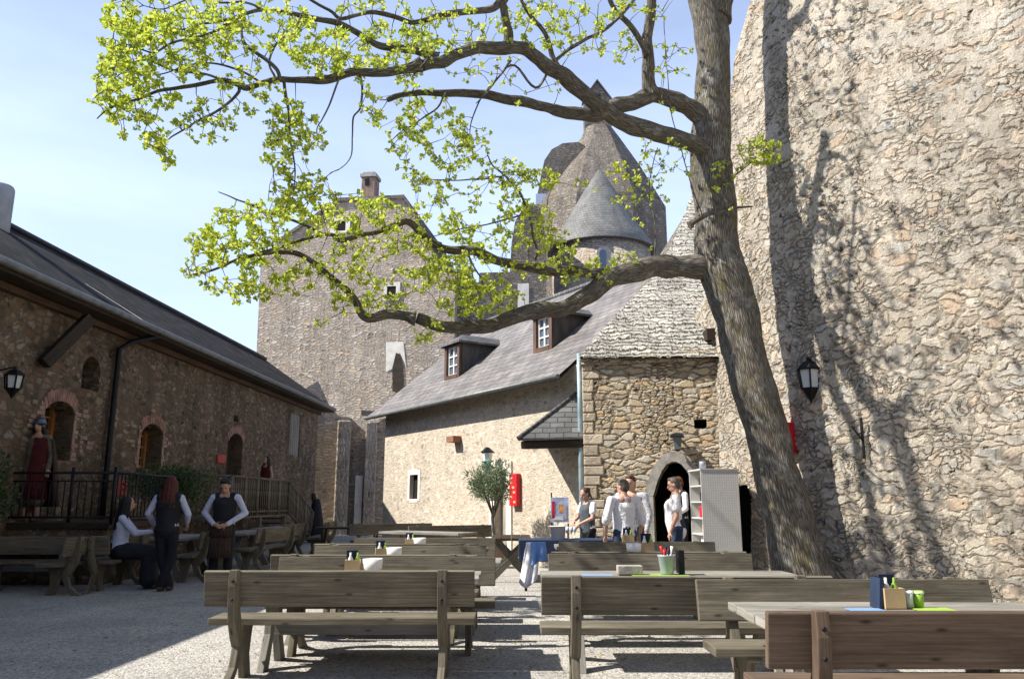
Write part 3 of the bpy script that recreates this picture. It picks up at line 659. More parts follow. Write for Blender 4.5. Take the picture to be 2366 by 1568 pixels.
# roof plane through eave and ridge
ov = .45; RTn = .82
def hr(t, k, dz=0, W=4.6): return HO.pt(t, HZ+.05-ov*RTn+k*W*RTn+dz, ov-k*W)
mb = MB(); t0_, t1_ = .25, HLn+.55
mb.quad(hr(t0_, 0), hr(t1_, 0), hr(t1_, 1), hr(t0_, 1)); mb.quad(hr(t0_, 0, -.09), hr(t1_, 0, -.09), hr(t1_, 1, -.09), hr(t0_, 1, -.09))
mb.quad(hr(t1_, 0), hr(t1_, 1), hr(t1_, 1, -.09), hr(t1_, 0, -.09)); mb.quad(hr(t0_, 0), hr(t1_, 0), hr(t1_, 0, -.09), hr(t0_, 0, -.09))
bk = HO.n*-4.6+Vector((0, 0, -4.6*RTn)); mb.quad(hr(t0_, 1), hr(t1_, 1), hr(t1_, 1)+bk, hr(t0_, 1)+bk)
hroof = mb.build('roof', M_slate, house, fixn=False)
mb = MB(); mb.tube([hr(t0_, 0, -.03)+HO.n*.03, hr(t1_, 0, -.03)+HO.n*.03], .055, 8); mb.build('gutter', M_zinc, house)
mb = MB(); mb.tube([hr(t0_, 1, .03), hr(t1_, 1, .03)], .08, 8); mb.build('ridge_cap', M_slate_canopy, hroof)
# dormers
rn = (hr(1, 0)-hr(0, 0)).cross(hr(0, 1)-hr(0, 0))
def dormer(xl, xr, yb, yt):
    pb = onp((xl+xr)/2, yb, hr(0, 0), rn); tA = (onp(xl, yb, pb, HO.n)-HO.p).dot(HO.d); tB = (onp(xr, yb, pb, HO.n)-HO.p).dot(HO.d)
    t_c = (pb-HO.p).dot(HO.d); wd = max(abs(tA-tB), .6); o_ = (pb-HO.p).dot(HO.n); zb = pb.z-.05
    zt = onp((xl+xr)/2, yt, pb, HO.n).z; M0 = HO.M(t_c, zb, o_); H = zt-zb
    dep = H/RTn+.4; fr = MB()
    root = MB()
    # cheeks and side boarding
    for s in (-1, 1):
        x = s*(wd/2-.03); root.prism([(0, 0), (0, H), (dep, H), (dep, H-.4)], x-.03, x+.03, M0)
    body = root.build('dormer', wood('dormer_board', (.05,.045,.04), (.09,.08,.075), (.13,.12,.11)), house)
    for x in (-wd/2+.06, wd/2-.06): fr.box((x, -.01, H/2), (.12, .1, H), M0)
    fr.box((0, -.01, H-.06), (wd-.24, .1, .12), M0); fr.box((0, -.012, .06), (wd-.24, .12, .12), M0); fr.build('dormer_frame', wood('dormer_frame_wood', (.06,.035,.025), (.12,.07,.05), (.18,.12,.09)), body)
    wn = MB(); a = wd-.24; h0, h1 = .12, H-.12
    for x in (-a/2+.03, 0, a/2-.03): wn.box((x, .03, (h0+h1)/2), (.05, .04, h1-h0), M0)
    for k in range(4): wn.box((0, .031, h0+.02+(h1-h0-.04)*k/3), (a, .035, .035), M0)
    wo = wn.build('window', M_white, body)
    g = MB(); g.quad(*[M0 @ Vector(q) for q in ((-a/2, .05, h0), (a/2, .05, h0), (a/2, .05, h1), (-a/2, .05, h1))]); g.build('pane', plain('dormer_glass', (.10,.13,.17), .15, 0, .1, spec=.8) if 'dormer_glass' not in MATS else MATS['dormer_glass'], wo)
    rf = MB(); e = .16; rz_ = wd*.32; y1 = (H+rz_)/RTn+.2
    A = M0 @ Vector((-wd/2-e, -e, H-.02)); B = M0 @ Vector((wd/2+e, -e, H-.02)); C_ = M0 @ Vector((0, wd*.35, H+rz_)); D = M0 @ Vector((0, y1, H+rz_)); E_ = M0 @ Vector((-wd/2-e, H/RTn+.1, H-.02)); G = M0 @ Vector((wd/2+e, H/RTn+.1, H-.02))
    rf.quad(A, B, C_); rf.quad(B, G, D, C_); rf.quad(A, C_, D, E_); rf.quad(A, B, G, E_)
    u_ = Vector((0, 0, -.06)); rf.quad(A, B, B+u_, A+u_); rf.quad(B, G, G+u_, B+u_); rf.quad(A, E_, E_+u_, A+u_)
    rf.build('dormer_roof', M_slate_canopy, body, fixn=False)
dormer(1030, 1064, 872, 792); dormer(1236, 1279, 808, 722)

# downpipe on the porch corner
mb = MB(); p0 = at(1338, 818, 16.25); p1 = at(1338, 1158, 16.25); 
mb.tube([Vector((p0.x, 16.25, z)) for z in (4.45, 3.2, 2, .1)], .055, 8); mb.build('downpipe', M_zincblue, house)

# ================================================================== STONE PORCH
pl_, pr_ = at(1352, 1159, 16.0), at(1672, 1159, 15.35)
PO = Facade((pl_.x, pl_.y), (pr_.x, pr_.y)); PL = PO.len; _, PZ = PO.px(1500, 824)
porch = empty('stone_porch', 'rough stone porch with pointed arch doorway and pale stone shingle roof beside the tree', 'building', PO.pt(1.4, 0), world=True)
ta, _ = PO.px(1510, 1150); tb, _ = PO.px(1612, 1150); zspring = PO.px(1560, 1145)[1]; zap = PO.px(1560, 1066)[1]; tm = (ta+tb)/2
def archline(n=9, g=0):
    r = (tb-ta)/2+g; out = []
    for k in range(n+1):
        u = -1+2*k/n; out.append((tm+u*r, zspring+(zap+g-zspring)*(1-abs(u)**2.3)))
    return out
arch_in = [(ta, -.05)] + archline() + [(tb, -.05)]
inside = inpoly(arch_in); hq = [PO.px(1603, 968), PO.px(1632, 968), PO.px(1632, 990), PO.px(1603, 990)]; inhole = inpoly(hq)
dense('stone_face', PO, 0, PL, -.05, PZ-.02, .022, lambda x, y: ~inside(x, y) & ~inhole(x, y), M_porch, porch)
mb = MB(); D_ = .6
for k in range(len(arch_in)-1):
    p, q = arch_in[k], arch_in[k+1]; mb.quad(PO.pt(p[0], p[1], -.06), PO.pt(q[0], q[1], -.06), PO.pt(q[0], q[1], -D_), PO.pt(p[0], p[1], -D_))
mb.quad(PO.pt(-.0, -.1, -.06), PO.pt(0, PZ, -.06), PO.pt(0, PZ, -3), PO.pt(0, -.1, -3)); mb.build('side_wall', M_porch, porch)
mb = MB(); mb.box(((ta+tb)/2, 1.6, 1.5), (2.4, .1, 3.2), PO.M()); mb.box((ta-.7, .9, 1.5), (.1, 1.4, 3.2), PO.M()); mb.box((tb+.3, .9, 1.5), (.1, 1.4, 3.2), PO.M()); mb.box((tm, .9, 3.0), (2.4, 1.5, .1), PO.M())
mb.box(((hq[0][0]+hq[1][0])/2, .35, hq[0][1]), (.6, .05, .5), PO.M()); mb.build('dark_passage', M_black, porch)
# dressed arch stones
outer = archline(9, .2); inner = archline(9, 0); fr = MB()
def vous(p, q, r_, s_):
    P = [PO.pt(*k, .07) for k in (p, q, r_, s_)]; Q = [PO.pt(*k, -.3) for k in (p, q, r_, s_)]; c_ = sum(P, Vector())/4
    P = [c_+(k-c_)*.985 for k in P]; fr.quad(*P)
    for i in range(4): fr.quad(P[i], P[(i+1) % 4], Q[(i+1) % 4], Q[i])
for k in range(9): vous(inner[k], inner[k+1], outer[k+1], outer[k])
for (x0, x1) in ((ta-.2, ta), (tb, tb+.2)):
    z = -.05; hs = (.55, .5, .62, .5, .4)
    for hh in hs:
        z2 = min(z+hh, zspring)
        if z2 > z+.02: vous((x0, z), (x1, z), (x1, z2), (x0, z2))
        z = z2
fr.build('door_frame', M_limestone, porch, bevel=.012)
# quoins on left edge
mb = MB(); z = 0
while z < PZ-.25:
    hh = random.uniform(.16, .3); wd = random.uniform(.3, .42) if random.random() < .5 else random.uniform(.2, .28)
    mb.box((wd/2-.01, .135, z+hh/2), (wd, .34, hh-.02), PO.M()); z += hh
mb.build('quoin', M_quoin, porch, bevel=.02)
# roof: flared pyramid of stone shingles
def prow(y, xl, xr, k): return (at(xl, y, 15.93+k*1.25), at(xr, y, 15.22+k*1.25))
rows = []
for (y, xl, xr, k) in ((826, 1340, 1672, -.05), (800, 1362, 1676, .12), (770, 1386, 1680, .3), (730, 1422, 1684, .55), (680, 1474, 1690, .85), (630, 1520, 1694, 1.15), (580, 1546, 1690, 1.5), (530, 1568, 1680, 1.8), (480, 1588, 1660, 2.1), (450, 1602, 1640, 2.3)):
    rows.append(prow(y, xl, xr, k))
mb = MB(); nn = 60; NR = 150
def rowat(f):
    x = f*(len(rows)-1); i = min(int(x), len(rows)-2); u = x-i; return rows[i][0].lerp(rows[i+1][0], u), rows[i][1].lerp(rows[i+1][1], u)
grid = []
acc = 0; prevm = None; vs = []
for r_ in range(NR+1):
    a, b_ = rowat(r_/NR); m_ = (a+b_)/2
    if prevm: acc += (m_-prevm).length
    prevm = m_; vs.append(acc); grid.append([a.lerp(b_, c/ nn) for c in range(nn+1)])
base = len(mb.v)
for g_ in grid: mb.v += g_
for r_ in range(NR):
    for c_ in range(nn):
        i0 = base+r_*(nn+1)+c_; pts = [i0, i0+1, i0+nn+2, i0+nn+1]
        uvs = []
        for (rr, cc) in ((r_, c_), (r_, c_+1), (r_+1, c_+1), (r_+1, c_)): uvs.append(((grid[rr][cc]-grid[0][0]).dot(PO.d), vs[rr]))
        mb.face(pts, uvs, True)
proof = mb.build('roof', M_stonetile, porch, fixn=False)
# left slope of the pyramid and the underside so it is a closed body
mb = MB(); bp = rows[0][0]+Vector((.3, 3.4, 0)); apx = rows[-1][0]
for i in range(len(rows)-1):
    u0, u1 = i/(len(rows)-1), (i+1)/(len(rows)-1); mb.quad(rows[i][0], rows[i+1][0], bp.lerp(apx+Vector((.1, .3, 0)), u1), bp.lerp(apx+Vector((.1, .3, 0)), u0))
mb.quad(rows[0][0]+Vector((0, 0, -.02)), rows[0][1]+Vector((0, 0, -.02)), rows[0][1]+Vector((0, 3, -.02)), bp+Vector((0, 0, -.02)))
mb.build('roof_side', M_stonetile, porch, fixn=False).data.materials[0] = M_spire
mb = MB(); mb.box((PL/2, .12, PZ-.02), (PL+.1, .42, .2), PO.M()); mb.build('cornice', M_porch, porch, bevel=.03)
# small hatch on the roof
c = at(1652, 772, 15.35); mb = MB(); mb.box((0, .2, 0), (.34, .5, .22), Matrix.Translation(c)); mb.build('roof_hatch', M_wooddark, porch)
# canopy attached left of porch (hipped pent roof)
cA = at(1196, 1012, 16.3); cB = at(1351, 1008, 16.12); cC = at(1352, 893, 16.9); cD = at(1212, 1035, 16.6); lo = Vector((0, 0, -.17))
can = MB(); cE = at(1240, 985, 17.8)
can.quad(cA, cB, cC); can.quad(cA, cC, cE); can.quad(cA, cB, cB+Vector((0, 0, -.05)), cA+Vector((0, 0, -.05)))
co = can.build('canopy', M_slate_canopy, porch, fixn=False)
mb = MB(); dA, dB, dE = cA+Vector((.12, .12, -.06)), cB+Vector((0, .1, -.06)), cE+Vector((.1, 0, -.06))
for a, b_ in ((dA, dB), (dA, dE)):
    m_ = (b_-a); q = m_.to_track_quat('X', 'Z').to_matrix().to_4x4(); q.translation = (a+b_)/2+Vector((0, 0, -.08)); mb.box((0, 0, 0), (m_.length, .1, .15), q)
mb.quad(dA, dB, Vector((dB.x, dE.y, dB.z)), dE); mb.build('canopy_beam', M_wooddark, co)
mb = MB(); a, b_ = cA, cC; mb.tube([a, b_], .045, 6); mb.build('hip_cap', M_slate_canopy, co)

# ================================================================== GREAT WALL ON THE RIGHT
RW_ = Curved([(3.75, 16.6), (4.0, 15.6), (4.32, 14.4), (4.72, 13.2), (5.2, 12.15), (5.92, 11.2), (6.95, 10.2), (8.4, 8.7), (10.8, 6.2), (13, 3), (14, -4), (13.5, -12)])  # last points carry the wall past the camera to block sky light
sil = [RW_.px(1640, 1400), RW_.px(1652, 640), RW_.px(1683, 330), RW_.px(1684, 250), RW_.px(1692, 180), RW_.px(1700, 130), RW_.px(1718, 60), RW_.px(1735, 0), RW_.px(1752, -60)]
sil = [(.1, -.05), (.2, 5)] + sil[1:] + [(sil[-1][0]+.8, 15), (RW_.len, 15), (RW_.len, -.05)]
big = empty('curtain_wall', 'huge sunlit rubble stone castle wall rising out of view behind the tree on the right', 'wall', RW_.pt(5, 0), world=True)
nh = [RW_.px(1700, 1125), RW_.px(1726, 1118), RW_.px(1738, 1150), RW_.px(1740, 1290), RW_.px(1698, 1290)]; insil = inpoly(sil); innh = inpoly(nh)
_g = dense('stone_face', RW_, .05, 11.2, -.05, 12.5, .022, lambda x, y: insil(x, y) & ~innh(x, y), M_wallR, big)
mb = MB(); fr_ = [RW_.pt(a, b, -.35) for a, b in sil]; bk_ = [RW_.pt(a, b, -1.6) for a, b in sil]
tt_ = np.linspace(max(q[0] for q in sil[:-3])+.3, RW_.len, 40)
for a, b_ in zip(tt_[:-1], tt_[1:]): mb.quad(RW_.pt(a, -.1, -1.6), RW_.pt(b_, -.1, -1.6), RW_.pt(b_, 14, -1.6), RW_.pt(a, 14, -1.6)); mb.quad(RW_.pt(a, 12.4, -.05), RW_.pt(b_, 12.4, -.05), RW_.pt(b_, 14, -1.6), RW_.pt(a, 14, -1.6))
for a, b_ in zip(tt_[:-1], tt_[1:]):
    if a > 10.9: mb.quad(RW_.pt(a, -.1, -.04), RW_.pt(b_, -.1, -.04), RW_.pt(b_, 12.6, -.04), RW_.pt(a, 12.6, -.04))
mb.build('wall_core', M_wallR, big)
rw2 = empty('rear_sky_block', 'unseen stone range added behind the viewer to hold back sky light', 'building', (2, -17.5, 0), world=True)  # out of view, added only to block sky light and deepen the shade
mb = MB(); mb.box((2, -18.5, 5.5), (26, 2.4, 11.2)); mb.build('wall', M_tower, rw2)
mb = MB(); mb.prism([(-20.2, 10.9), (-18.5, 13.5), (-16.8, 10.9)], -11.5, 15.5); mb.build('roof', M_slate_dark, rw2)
# edge skin between displaced face and core
mb = MB()
for i in range(0, 11):
    a, b_ = sil[i], sil[i+1]; mb.quad(RW_.pt(*a, -.03), RW_.pt(*b_, -.03), RW_.pt(*b_, -1.6), RW_.pt(*a, -1.6))
mb.build('wall_edge', M_wallR, big)
mb = MB(); cN = [sum(q[0] for q in nh)/5, sum(q[1] for q in nh)/5]; mb.box((0, .3, 0), (1.3, .02, 2.2), RW_.M(cN[0], cN[1])); mb.build('niche_shadow_back', M_black, big)  # black sheet paints in the cabinet's shadow on the wall, together with a niche

# ================================================================== KEEP BEHIND, LEFT
TW = Facade((at(588, 900, 42).x, 42.0), (at(1020, 900, 40.5).x, 40.5))
tower = empty('tall_keep', 'tall square stone keep with brick chimney behind the roofs', 'building', TW.pt(4, 0), world=True)
def tp(x, y): return TW.px(x, y)
prof = [(TW.px(588, 1000)[0], -1), tp(590, 870), tp(603, 590), tp(640, 560), tp(785, 462), tp(935, 455), tp(960, 500), tp(1022, 626), tp(1052, 640), (TW.px(1045, 1000)[0], -1)]
mb = MB(); f_ = [TW.pt(a, b) for a, b in prof]; g_ = [TW.pt(a, b, -9) for a, b in prof]
mb.poly(*f_); mb.poly(*g_[::-1])
for i in range(len(prof)): j = (i+1) % len(prof); mb.quad(f_[i], f_[j], g_[j], g_[i])
mb.build('wall', M_tower, tower)
mb = MB()
for i in (3, 4, 5, 6):
    a, b_ = prof[i], prof[i+1]
    mb.quad(TW.pt(a[0], a[1]+.08, .15), TW.pt(b_[0], b_[1]+.08, .15), TW.pt(b_[0], b_[1]+.08, -9.2), TW.pt(a[0], a[1]+.08, -9.2))
    mb.quad(TW.pt(a[0], a[1]+.08, .15), TW.pt(b_[0], b_[1]+.08, .15), TW.pt(b_[0], b_[1]-.12, .15), TW.pt(a[0], a[1]-.12, .15))
troof = mb.build('roof', M_spire, tower, fixn=False)
c0, c1 = tp(833, 460), tp(864, 460); zt = tp(848, 402)[1]
mb = MB(); mb.box(((c0[0]+c1[0])/2, .45, (c0[1]+zt)/2-.4), (c1[0]-c0[0], .8, zt-c0[1]+.4), TW.M()); ch = mb.build('chimney', M_brick, troof, bevel=.02)
mb = MB(); mb.box(((c0[0]+c1[0])/2, .45, zt-.05), (c1[0]-c0[0]+.14, .95, .2), TW.M()); mb.box(((c0[0]+c1[0])/2, .45, zt+.1), (c1[0]-c0[0]-.1, .7, .14), TW.M()); mb.build('chimney_cap', M_limestone, ch)
mb = MB(); q = tp(848, 420); mb.box((q[0], .04, q[1]), (.24, .05, .4), TW.M()); mb.build('flue_opening', M_black, ch)
def twin(x0, x1, y0, y1, sur, name='window'):
    a, b_ = tp(x0, y0)[0], tp(x1, y0)[0]; c_, d_ = tp(x0, y1)[1], tp(x0, y0)[1]
    mb = MB(); e = sur
    mb.box(((a+b_)/2, -.02, d_+e/2), (b_-a+2*e, .1, e), TW.M()); mb.box((a-e/2, -.02, (c_+d_)/2), (e, .1, d_-c_), TW.M()); mb.box((b_+e/2, -.02, (c_+d_)/2), (e, .1, d_-c_), TW.M()); mb.box(((a+b_)/2, -.03, c_-e/4), (b_-a+2*e, .12, e/2), TW.M())
    o = mb.build(name, M_plasterw, tower)
    mb = MB(); mb.box(((a+b_)/2, -.01, (c_+d_)/2), (b_-a, .05, d_-c_), TW.M()); mb.build('opening', M_black, o)
twin(895, 916, 662, 690, .22); twin(775, 800, 512, 535, .25)
# broken doorway high on the keep
a, b_ = tp(903, 840)[0], tp(935, 840)[0]
zt_, zm, zb = tp(918, 815)[1], tp(918, 850)[1], tp(918, 905)[1]
mb = MB(); P = [(a+.15, zb), (a+.1, zm), ((a+b_)/2-.1, zt_), ((a+b_)/2+.15, zt_-.1), (b_-.1, zm+.1), (b_, zb+.3), (b_-.2, zb)]
mb.poly(*[TW.pt(x, z, .05) for x, z in P]); mb.build('doorway', M_wooddark, tower)
mb = MB(); P = [(a-.25, zm-.2), (a-.3, zt_+.6), (b_-.1, zt_+.6), (b_+.1, zm), (b_, zm+.25), ((a+b_)/2+.1, zt_), (a+.2, zm)]
mb.poly(*[TW.pt(x, z, .03) for x, z in P]); mb.build('plaster_patch', M_plasterw, tower)
# low roofed link behind the house (right of keep)
LK = Facade((at(1015, 700, 41).x, 41), (at(1262, 700, 41).x, 41))
link = empty('link_building', 'low stone building between keep and church tower with notched top', 'building', LK.pt(2, 0), world=True)
P = [LK.px(1015, 1000), LK.px(1018, 640), LK.px(1040, 628), LK.px(1092, 626), LK.px(1096, 652), LK.px(1106, 652), LK.px(1108, 630), LK.px(1178, 628), LK.px(1182, 560), LK.px(1190, 512), LK.px(1215, 470), LK.px(1250, 478), LK.px(1262, 560), LK.px(1262, 1000)]
P[0] = (P[0][0], -1); P[-1] = (P[-1][0], -1)
mb = MB(); f_ = [LK.pt(a, b) for a, b in P]; g_ = [LK.pt(a, b, -4) for a, b in P]; mb.poly(*f_); mb.poly(*g_[::-1])
for i in range(len(P)): j = (i+1) % len(P); mb.quad(f_[i], f_[j], g_[j], g_[i])
mb.build('wall', M_spire, link)
mb = MB(); a, b_, c_, d_ = LK.px(1196, 655), LK.px(1222, 655), LK.px(1222, 712), LK.px(1196, 712)
mb.poly(*[LK.pt(*q, .04) for q in (a, b_, c_, d_)]); mb.build('plaster_patch', M_plasterw, link)
mb = MB(); a = LK.px(1050, 643); mb.box((a[0], -.06, a[1]), (.25, .08, .5), LK.M()); mb.build('shutter', M_red, link)

# ================================================================== CHURCH TOWER WITH STONE HELM AND APSE
church = empty('church_tower', 'stone church tower with tall pyramid helm, bell gable and round slate roofed apse', 'building', (at(1390, 1159, 50).x, 50, 0), world=True)
Yc = 54.0
def sec(y, xl, xr): a, b = at(xl, y, Yc), at(xr, y, Yc); return ((a.x+b.x)/2, (b.x-a.x)/2, a.z)
secs = [sec(700, 1222, 1532), sec(590, 1222, 1530), sec(500, 1236, 1527), sec(400, 1292, 1474), sec(324, 1343, 1428), sec(300, 1352, 1412)]
secs[0] = (secs[0][0], secs[0][1], -1)
mb = MB(); cyc = Yc; k8 = 8
rings = []
for (cx_, r_, z) in secs:
    rings.append([Vector((cx_+r_*1.08*math.cos(R(22.5)+2*PI*j/k8)*1.0, cyc+r_*1.08*math.sin(R(22.5)+2*PI*j/k8), z)) for j in range(k8)])
for i in range(len(rings)-1):
    for j in range(k8): mb.quad(rings[i][j], rings[i][(j+1) % k8], rings[i+1][(j+1) % k8], rings[i+1][j])
mb.poly(*rings[-1]); mb.build('helm', M_spire, church)
yb = cyc-.5
gA = Facade((at(1350, 250, yb).x, yb), (at(1412, 250, yb).x, yb)); GL = gA.len; gz0, gz1, gz2 = gA.px(1380, 300)[1], gA.px(1380, 228)[1], gA.px(1383, 188)[1]
mb = MB(); ho = [gA.px(1369, 262), gA.px(1369, 232), gA.px(1377, 218), gA.px(1387, 218), gA.px(1393, 232), gA.px(1393, 262)]
mid = GL/2
for dd in (0, -1.0):
    mb.poly(gA.pt(0, gz0, dd), gA.pt(ho[0][0], gz0, dd), gA.pt(ho[0][0], ho[1][1], dd), gA.pt(*ho[2], dd), gA.pt(mid, gz2, dd), gA.pt(0, gz1, dd))
    mb.poly(gA.pt(GL, gz0, dd), gA.pt(ho[5][0], gz0, dd), gA.pt(ho[4][0], ho[4][1], dd), gA.pt(*ho[3], dd), gA.pt(mid, gz2, dd), gA.pt(GL, gz1, dd))
    mb.poly(gA.pt(*ho[2], dd), gA.pt(*ho[3], dd), gA.pt(mid, gz2, dd)); mb.poly(gA.pt(ho[0][0], gz0, dd), gA.pt(ho[5][0], gz0, dd), gA.pt(*ho[5], dd), gA.pt(*ho[0], dd))
for a_, b__ in (((0, gz0), (0, gz1)), ((GL, gz0), (GL, gz1)), ((0, gz1), (mid, gz2)), ((GL, gz1), (mid, gz2)), (ho[0], ho[1]), (ho[1], ho[2]), (ho[2], ho[3]), (ho[3], ho[4]), (ho[4], ho[5]), (ho[5], ho[0])):
    mb.quad(gA.pt(*a_), gA.pt(*b__), gA.pt(*b__, -1), gA.pt(*a_, -1))
bg_ = mb.build('bell_gable', M_spire, church)
mb = MB()
for s_, e_ in (((-.12, gz1-.1), (mid, gz2+.12)), ((GL+.12, gz1-.1), (mid, gz2+.12))):
    a1, b1 = gA.pt(*s_, .15), gA.pt(*e_, .15); mb.quad(a1, b1, b1+Vector((0, 1.3, 0)), a1+Vector((0, 1.3, 0))); mb.quad(a1, b1, b1+Vector((0, 0, -.15)), a1+Vector((0, 0, -.15)))
mb.build('gable_coping', M_slate_canopy, bg_, fixn=False)
# rounded bastion stump to the left
BS = Facade((at(1250, 400, 52).x, 52), (at(1345, 400, 52).x, 52))
P = [BS.px(1215, 700), BS.px(1225, 560), BS.px(1236, 480), BS.px(1250, 405), BS.px(1258, 370), BS.px(1275, 345), BS.px(1300, 331), BS.px(1335, 328), BS.px(1350, 335), BS.px(1350, 700)]
mb = MB(); f_ = [BS.pt(a, b) for a, b in P]; g_ = [BS.pt(a, b, -3) for a, b in P]; mb.poly(*f_); mb.poly(*g_[::-1])
for i in range(len(P)): j = (i+1) % len(P); mb.quad(f_[i], f_[j], g_[j], g_[i])
mb.build('bastion', M_spire, church)
mb = MB(); a, b_, c_, d_ = BS.px(1238, 448), BS.px(1262, 448), BS.px(1262, 476), BS.px(1238, 476); mb.poly(*[BS.pt(*q, .05) for q in (a, b_, c_, d_)]); mb.build('bastion_window', plain('pale_sky_opening', (.4,.47,.6), .6, 0, .05), church)
# apse
ac = at(1389, 700, 43.0); ra = (at(1504, 640, 43).x-at(1276, 640, 43).x)/2; cyA = 43+ra; zE = at(1389, 548, 43).z
xc_ = (at(1504, 640, 43).x+at(1276, 640, 43).x)/2*cyA/43
ra = ra*1.06
mb = MB(); mb.lathe([(ra, -1), (ra, zE)], (xc_, cyA, 0), 48); mb.build('apse_wall', M_tower, church)
zA = at(1382, 392, cyA).z; mb = MB(); rr = ra+.32; zl = zE-.02
mb.lathe([(rr-.02, zl-.08), (rr, zl), (rr*.86, zl+(zA-zl)*.13), (rr*.66, zl+(zA-zl)*.33), (rr*.4, zl+(zA-zl)*.62), (rr*.18, zl+(zA-zl)*.85), (.03, zA)], (xc_, cyA, 0), 56); ap = mb.build('apse_roof', M_slate_cone, church)
wa = at(1395, 597, cyA-ra)
def wbox(cx, cy, y, ww, hh, mat, name, par, dep=.3, arch=True):
    mb = MB(); p = at(cx, cy, y); n = 8; pts = [(-ww/2, -hh/2)] + [(-ww/2*math.cos(PI*k/n), hh/2-ww/2+ww/2*math.sin(PI*k/n)) for k in range(n+1)] + [(ww/2, -hh/2)]
    f_ = [p+Vector((a, 0, b)) for a, b in pts]; g_ = [q+Vector((0, dep, 0)) for q in f_]; mb.poly(*f_); mb.poly(*g_[::-1])
    for i in range(len(pts)): j = (i+1) % len(pts); mb.quad(f_[i], f_[j], g_[j], g_[i])
    return mb.build(name, mat, par)
wf = wbox(1396, 597, cyA-ra-.05, .85, 1.5, M_limestone, 'apse_window', church, .5); wbox(1393, 597, cyA-ra-.09, .38, 1.1, plain('blue_glass', (.03,.06,.12), .2, 0, .1, spec=.7), 'pane', wf, .3)
# ================================================================== BENCHES AND TABLES
def bench_proto(mat, name='garden_bench', L_=2.12, label='', group=None):
    r = empty(name, label, 'bench', (0, 0, 0), 0, group)
    px = L_/2-.25
    def tilt(y, z, rx): return Matrix.Translation((0, y, z)) @ Matrix.Rotation(rx, 4, 'X')
    mb = MB(); mb.box((0, 0, 0), (L_, .045, .275), tilt(-.005, .715, R(10))); mb.build('backrest', mat, r, bevel=.006)
    mb = MB(); mb.box((0, .275, .45), (L_, .34, .055)); mb.build('seat', mat, r, bevel=.007)
    for s in (-1, 1):
        x = s*px
        mb = MB(); post = [(-.075, .862), (-.02, .862), (.0, .70), (.045, .55), (.115, .42), (.185, .30), (.09, .265), (.03, .34), (-.04, .47), (-.07, .6), (-.085, .74)]
        post = [(y-.025, z) for y, z in post]
        mb.prism(post, x-.035, x+.035); po = mb.build('back_post', mat, r, bevel=.005)
        mb = MB()
        for z in (.64, .78): mb.lathe([(.012, 0), (.012, .012), (.006, .016)], (0, 0, 0), 8, Matrix.Translation((x, -.105+(0 if z > .7 else .012), z)) @ Matrix.Rotation(R(90), 4, 'X'))
        for z, nm in ((.64, 'bolt'), (.78, 'bolt')):
            mb = MB(); mb.lathe([(.012, 0), (.012, .012), (.006, .016)], (0, 0, 0), 8, Matrix.Translation((x, -.1+(0 if z > .7 else .012), z)) @ Matrix.Rotation(R(90), 4, 'X')); mb.build('bolt', M_iron, po)
        mb = MB(); rear = [(.19, .40), (.10, .36), (.06, .28), (.0, .13), (-.19, 0), (-.04, 0), (.08, .12), (.14, .22)]; mb.prism(rear, x-.028, x+.028); mb.build('leg', mat, r, bevel=.005)
        mb = MB(); fro = [(.16, .40), (.40, .42), (.36, .30), (.34, .18), (.40, 0), (.26, 0), (.22, .14), (.2, .26)]; mb.prism(fro, x-.028-.001, x+.028-.001); mb.build('leg', mat, r, bevel=.005)
        mb = MB(); mb.box((x, .27, .405), (.075, .34, .035)); mb.build('seat_support', mat, r)
    return r
def table_proto(mat, L_=2.1, W=.74, name='wooden_table', label='', group=None):
    r = empty(name, label, 'table', (0, 0, 0), 0, group)
    mb = MB(); n = 4
    for k in range(n): mb.box((random.uniform(-.006, .006), -W/2+W*(k+.5)/n, .725), (L_, W/n-.006, .05))
    mb.build('tabletop', mat, r, bevel=.005)
    px = L_/2-.3
    for s in (-1, 1):
        x = s*px
        for q in (-1, 1):
            mb = MB(); leg = [(q*.05, .66), (q*.19, .66), (q*.15, .45), (q*.17, .28), (q*.33, 0), (q*.17, 0), (q*.07, .25), (q*.02, .42)]
            if q < 0: leg = leg[::-1]
            mb.prism(leg, x-.03+.002*q, x+.03+.002*q); mb.build('leg', mat, r, bevel=.005)
        mb = MB(); mb.box((x, 0, .68), (.09, W-.1, .045)); mb.build('crossbar', mat, r)
    mb = MB(); mb.box((0, 0, .3), (2*px, .05, .1)); mb.build('stretcher', mat, r)
    return r
bp_ = bench_proto(M_wood); tp_ = table_proto(M_woodgrey); fb = [True]; ft = [True]
GL_ = 'heavy wooden benches in the sunny rows'; GS_ = 'heavy wooden benches in the shade'
def bench(x, y, rz, label, group=GL_, sc=None):
    rz += R(random.uniform(-.8, .8)); put(bp_, fb[0], (x, y, 0), rz, label, group, sc); fb[0] = False
def table(x, y, rz, label, group='tables in the sunny rows', sc=None):
    put(tp_, ft[0], (x, y, 0), rz, label, group, sc); ft[0] = False
def midx(xa, xb, y, Y): return (at(xa, y, Y).x+at(xb, y, Y).x)/2
xl = midx(490, 1089, 1310, 6.45)
bench(xl, 6.42, R(.6), 'nearest bench of the left row, dark shaded back with two curved posts')
table(xl+.02, 7.2, R(.6), 'nearest table of the left row, carrying a cardboard coloured caddy and a green white bowl')
x2 = midx(654, 1134, 1283, 7.9); bench(x2, 7.95, PI+R(1), 'second bench back of the left row, pale grey, just above the nearest one')
bench(x2-.19, 8.3, R(-.5), 'brownish bench back to back with the second left bench, only its left end showing')
table(x2+.05, 9.0, 0, 'second table of the left row, between its second and third pale backrests')
x3 = midx(736, 1118, 1254, 10.0); bench(x3, 9.95, PI, 'third pale bench back of the left row, behind the second caddy')
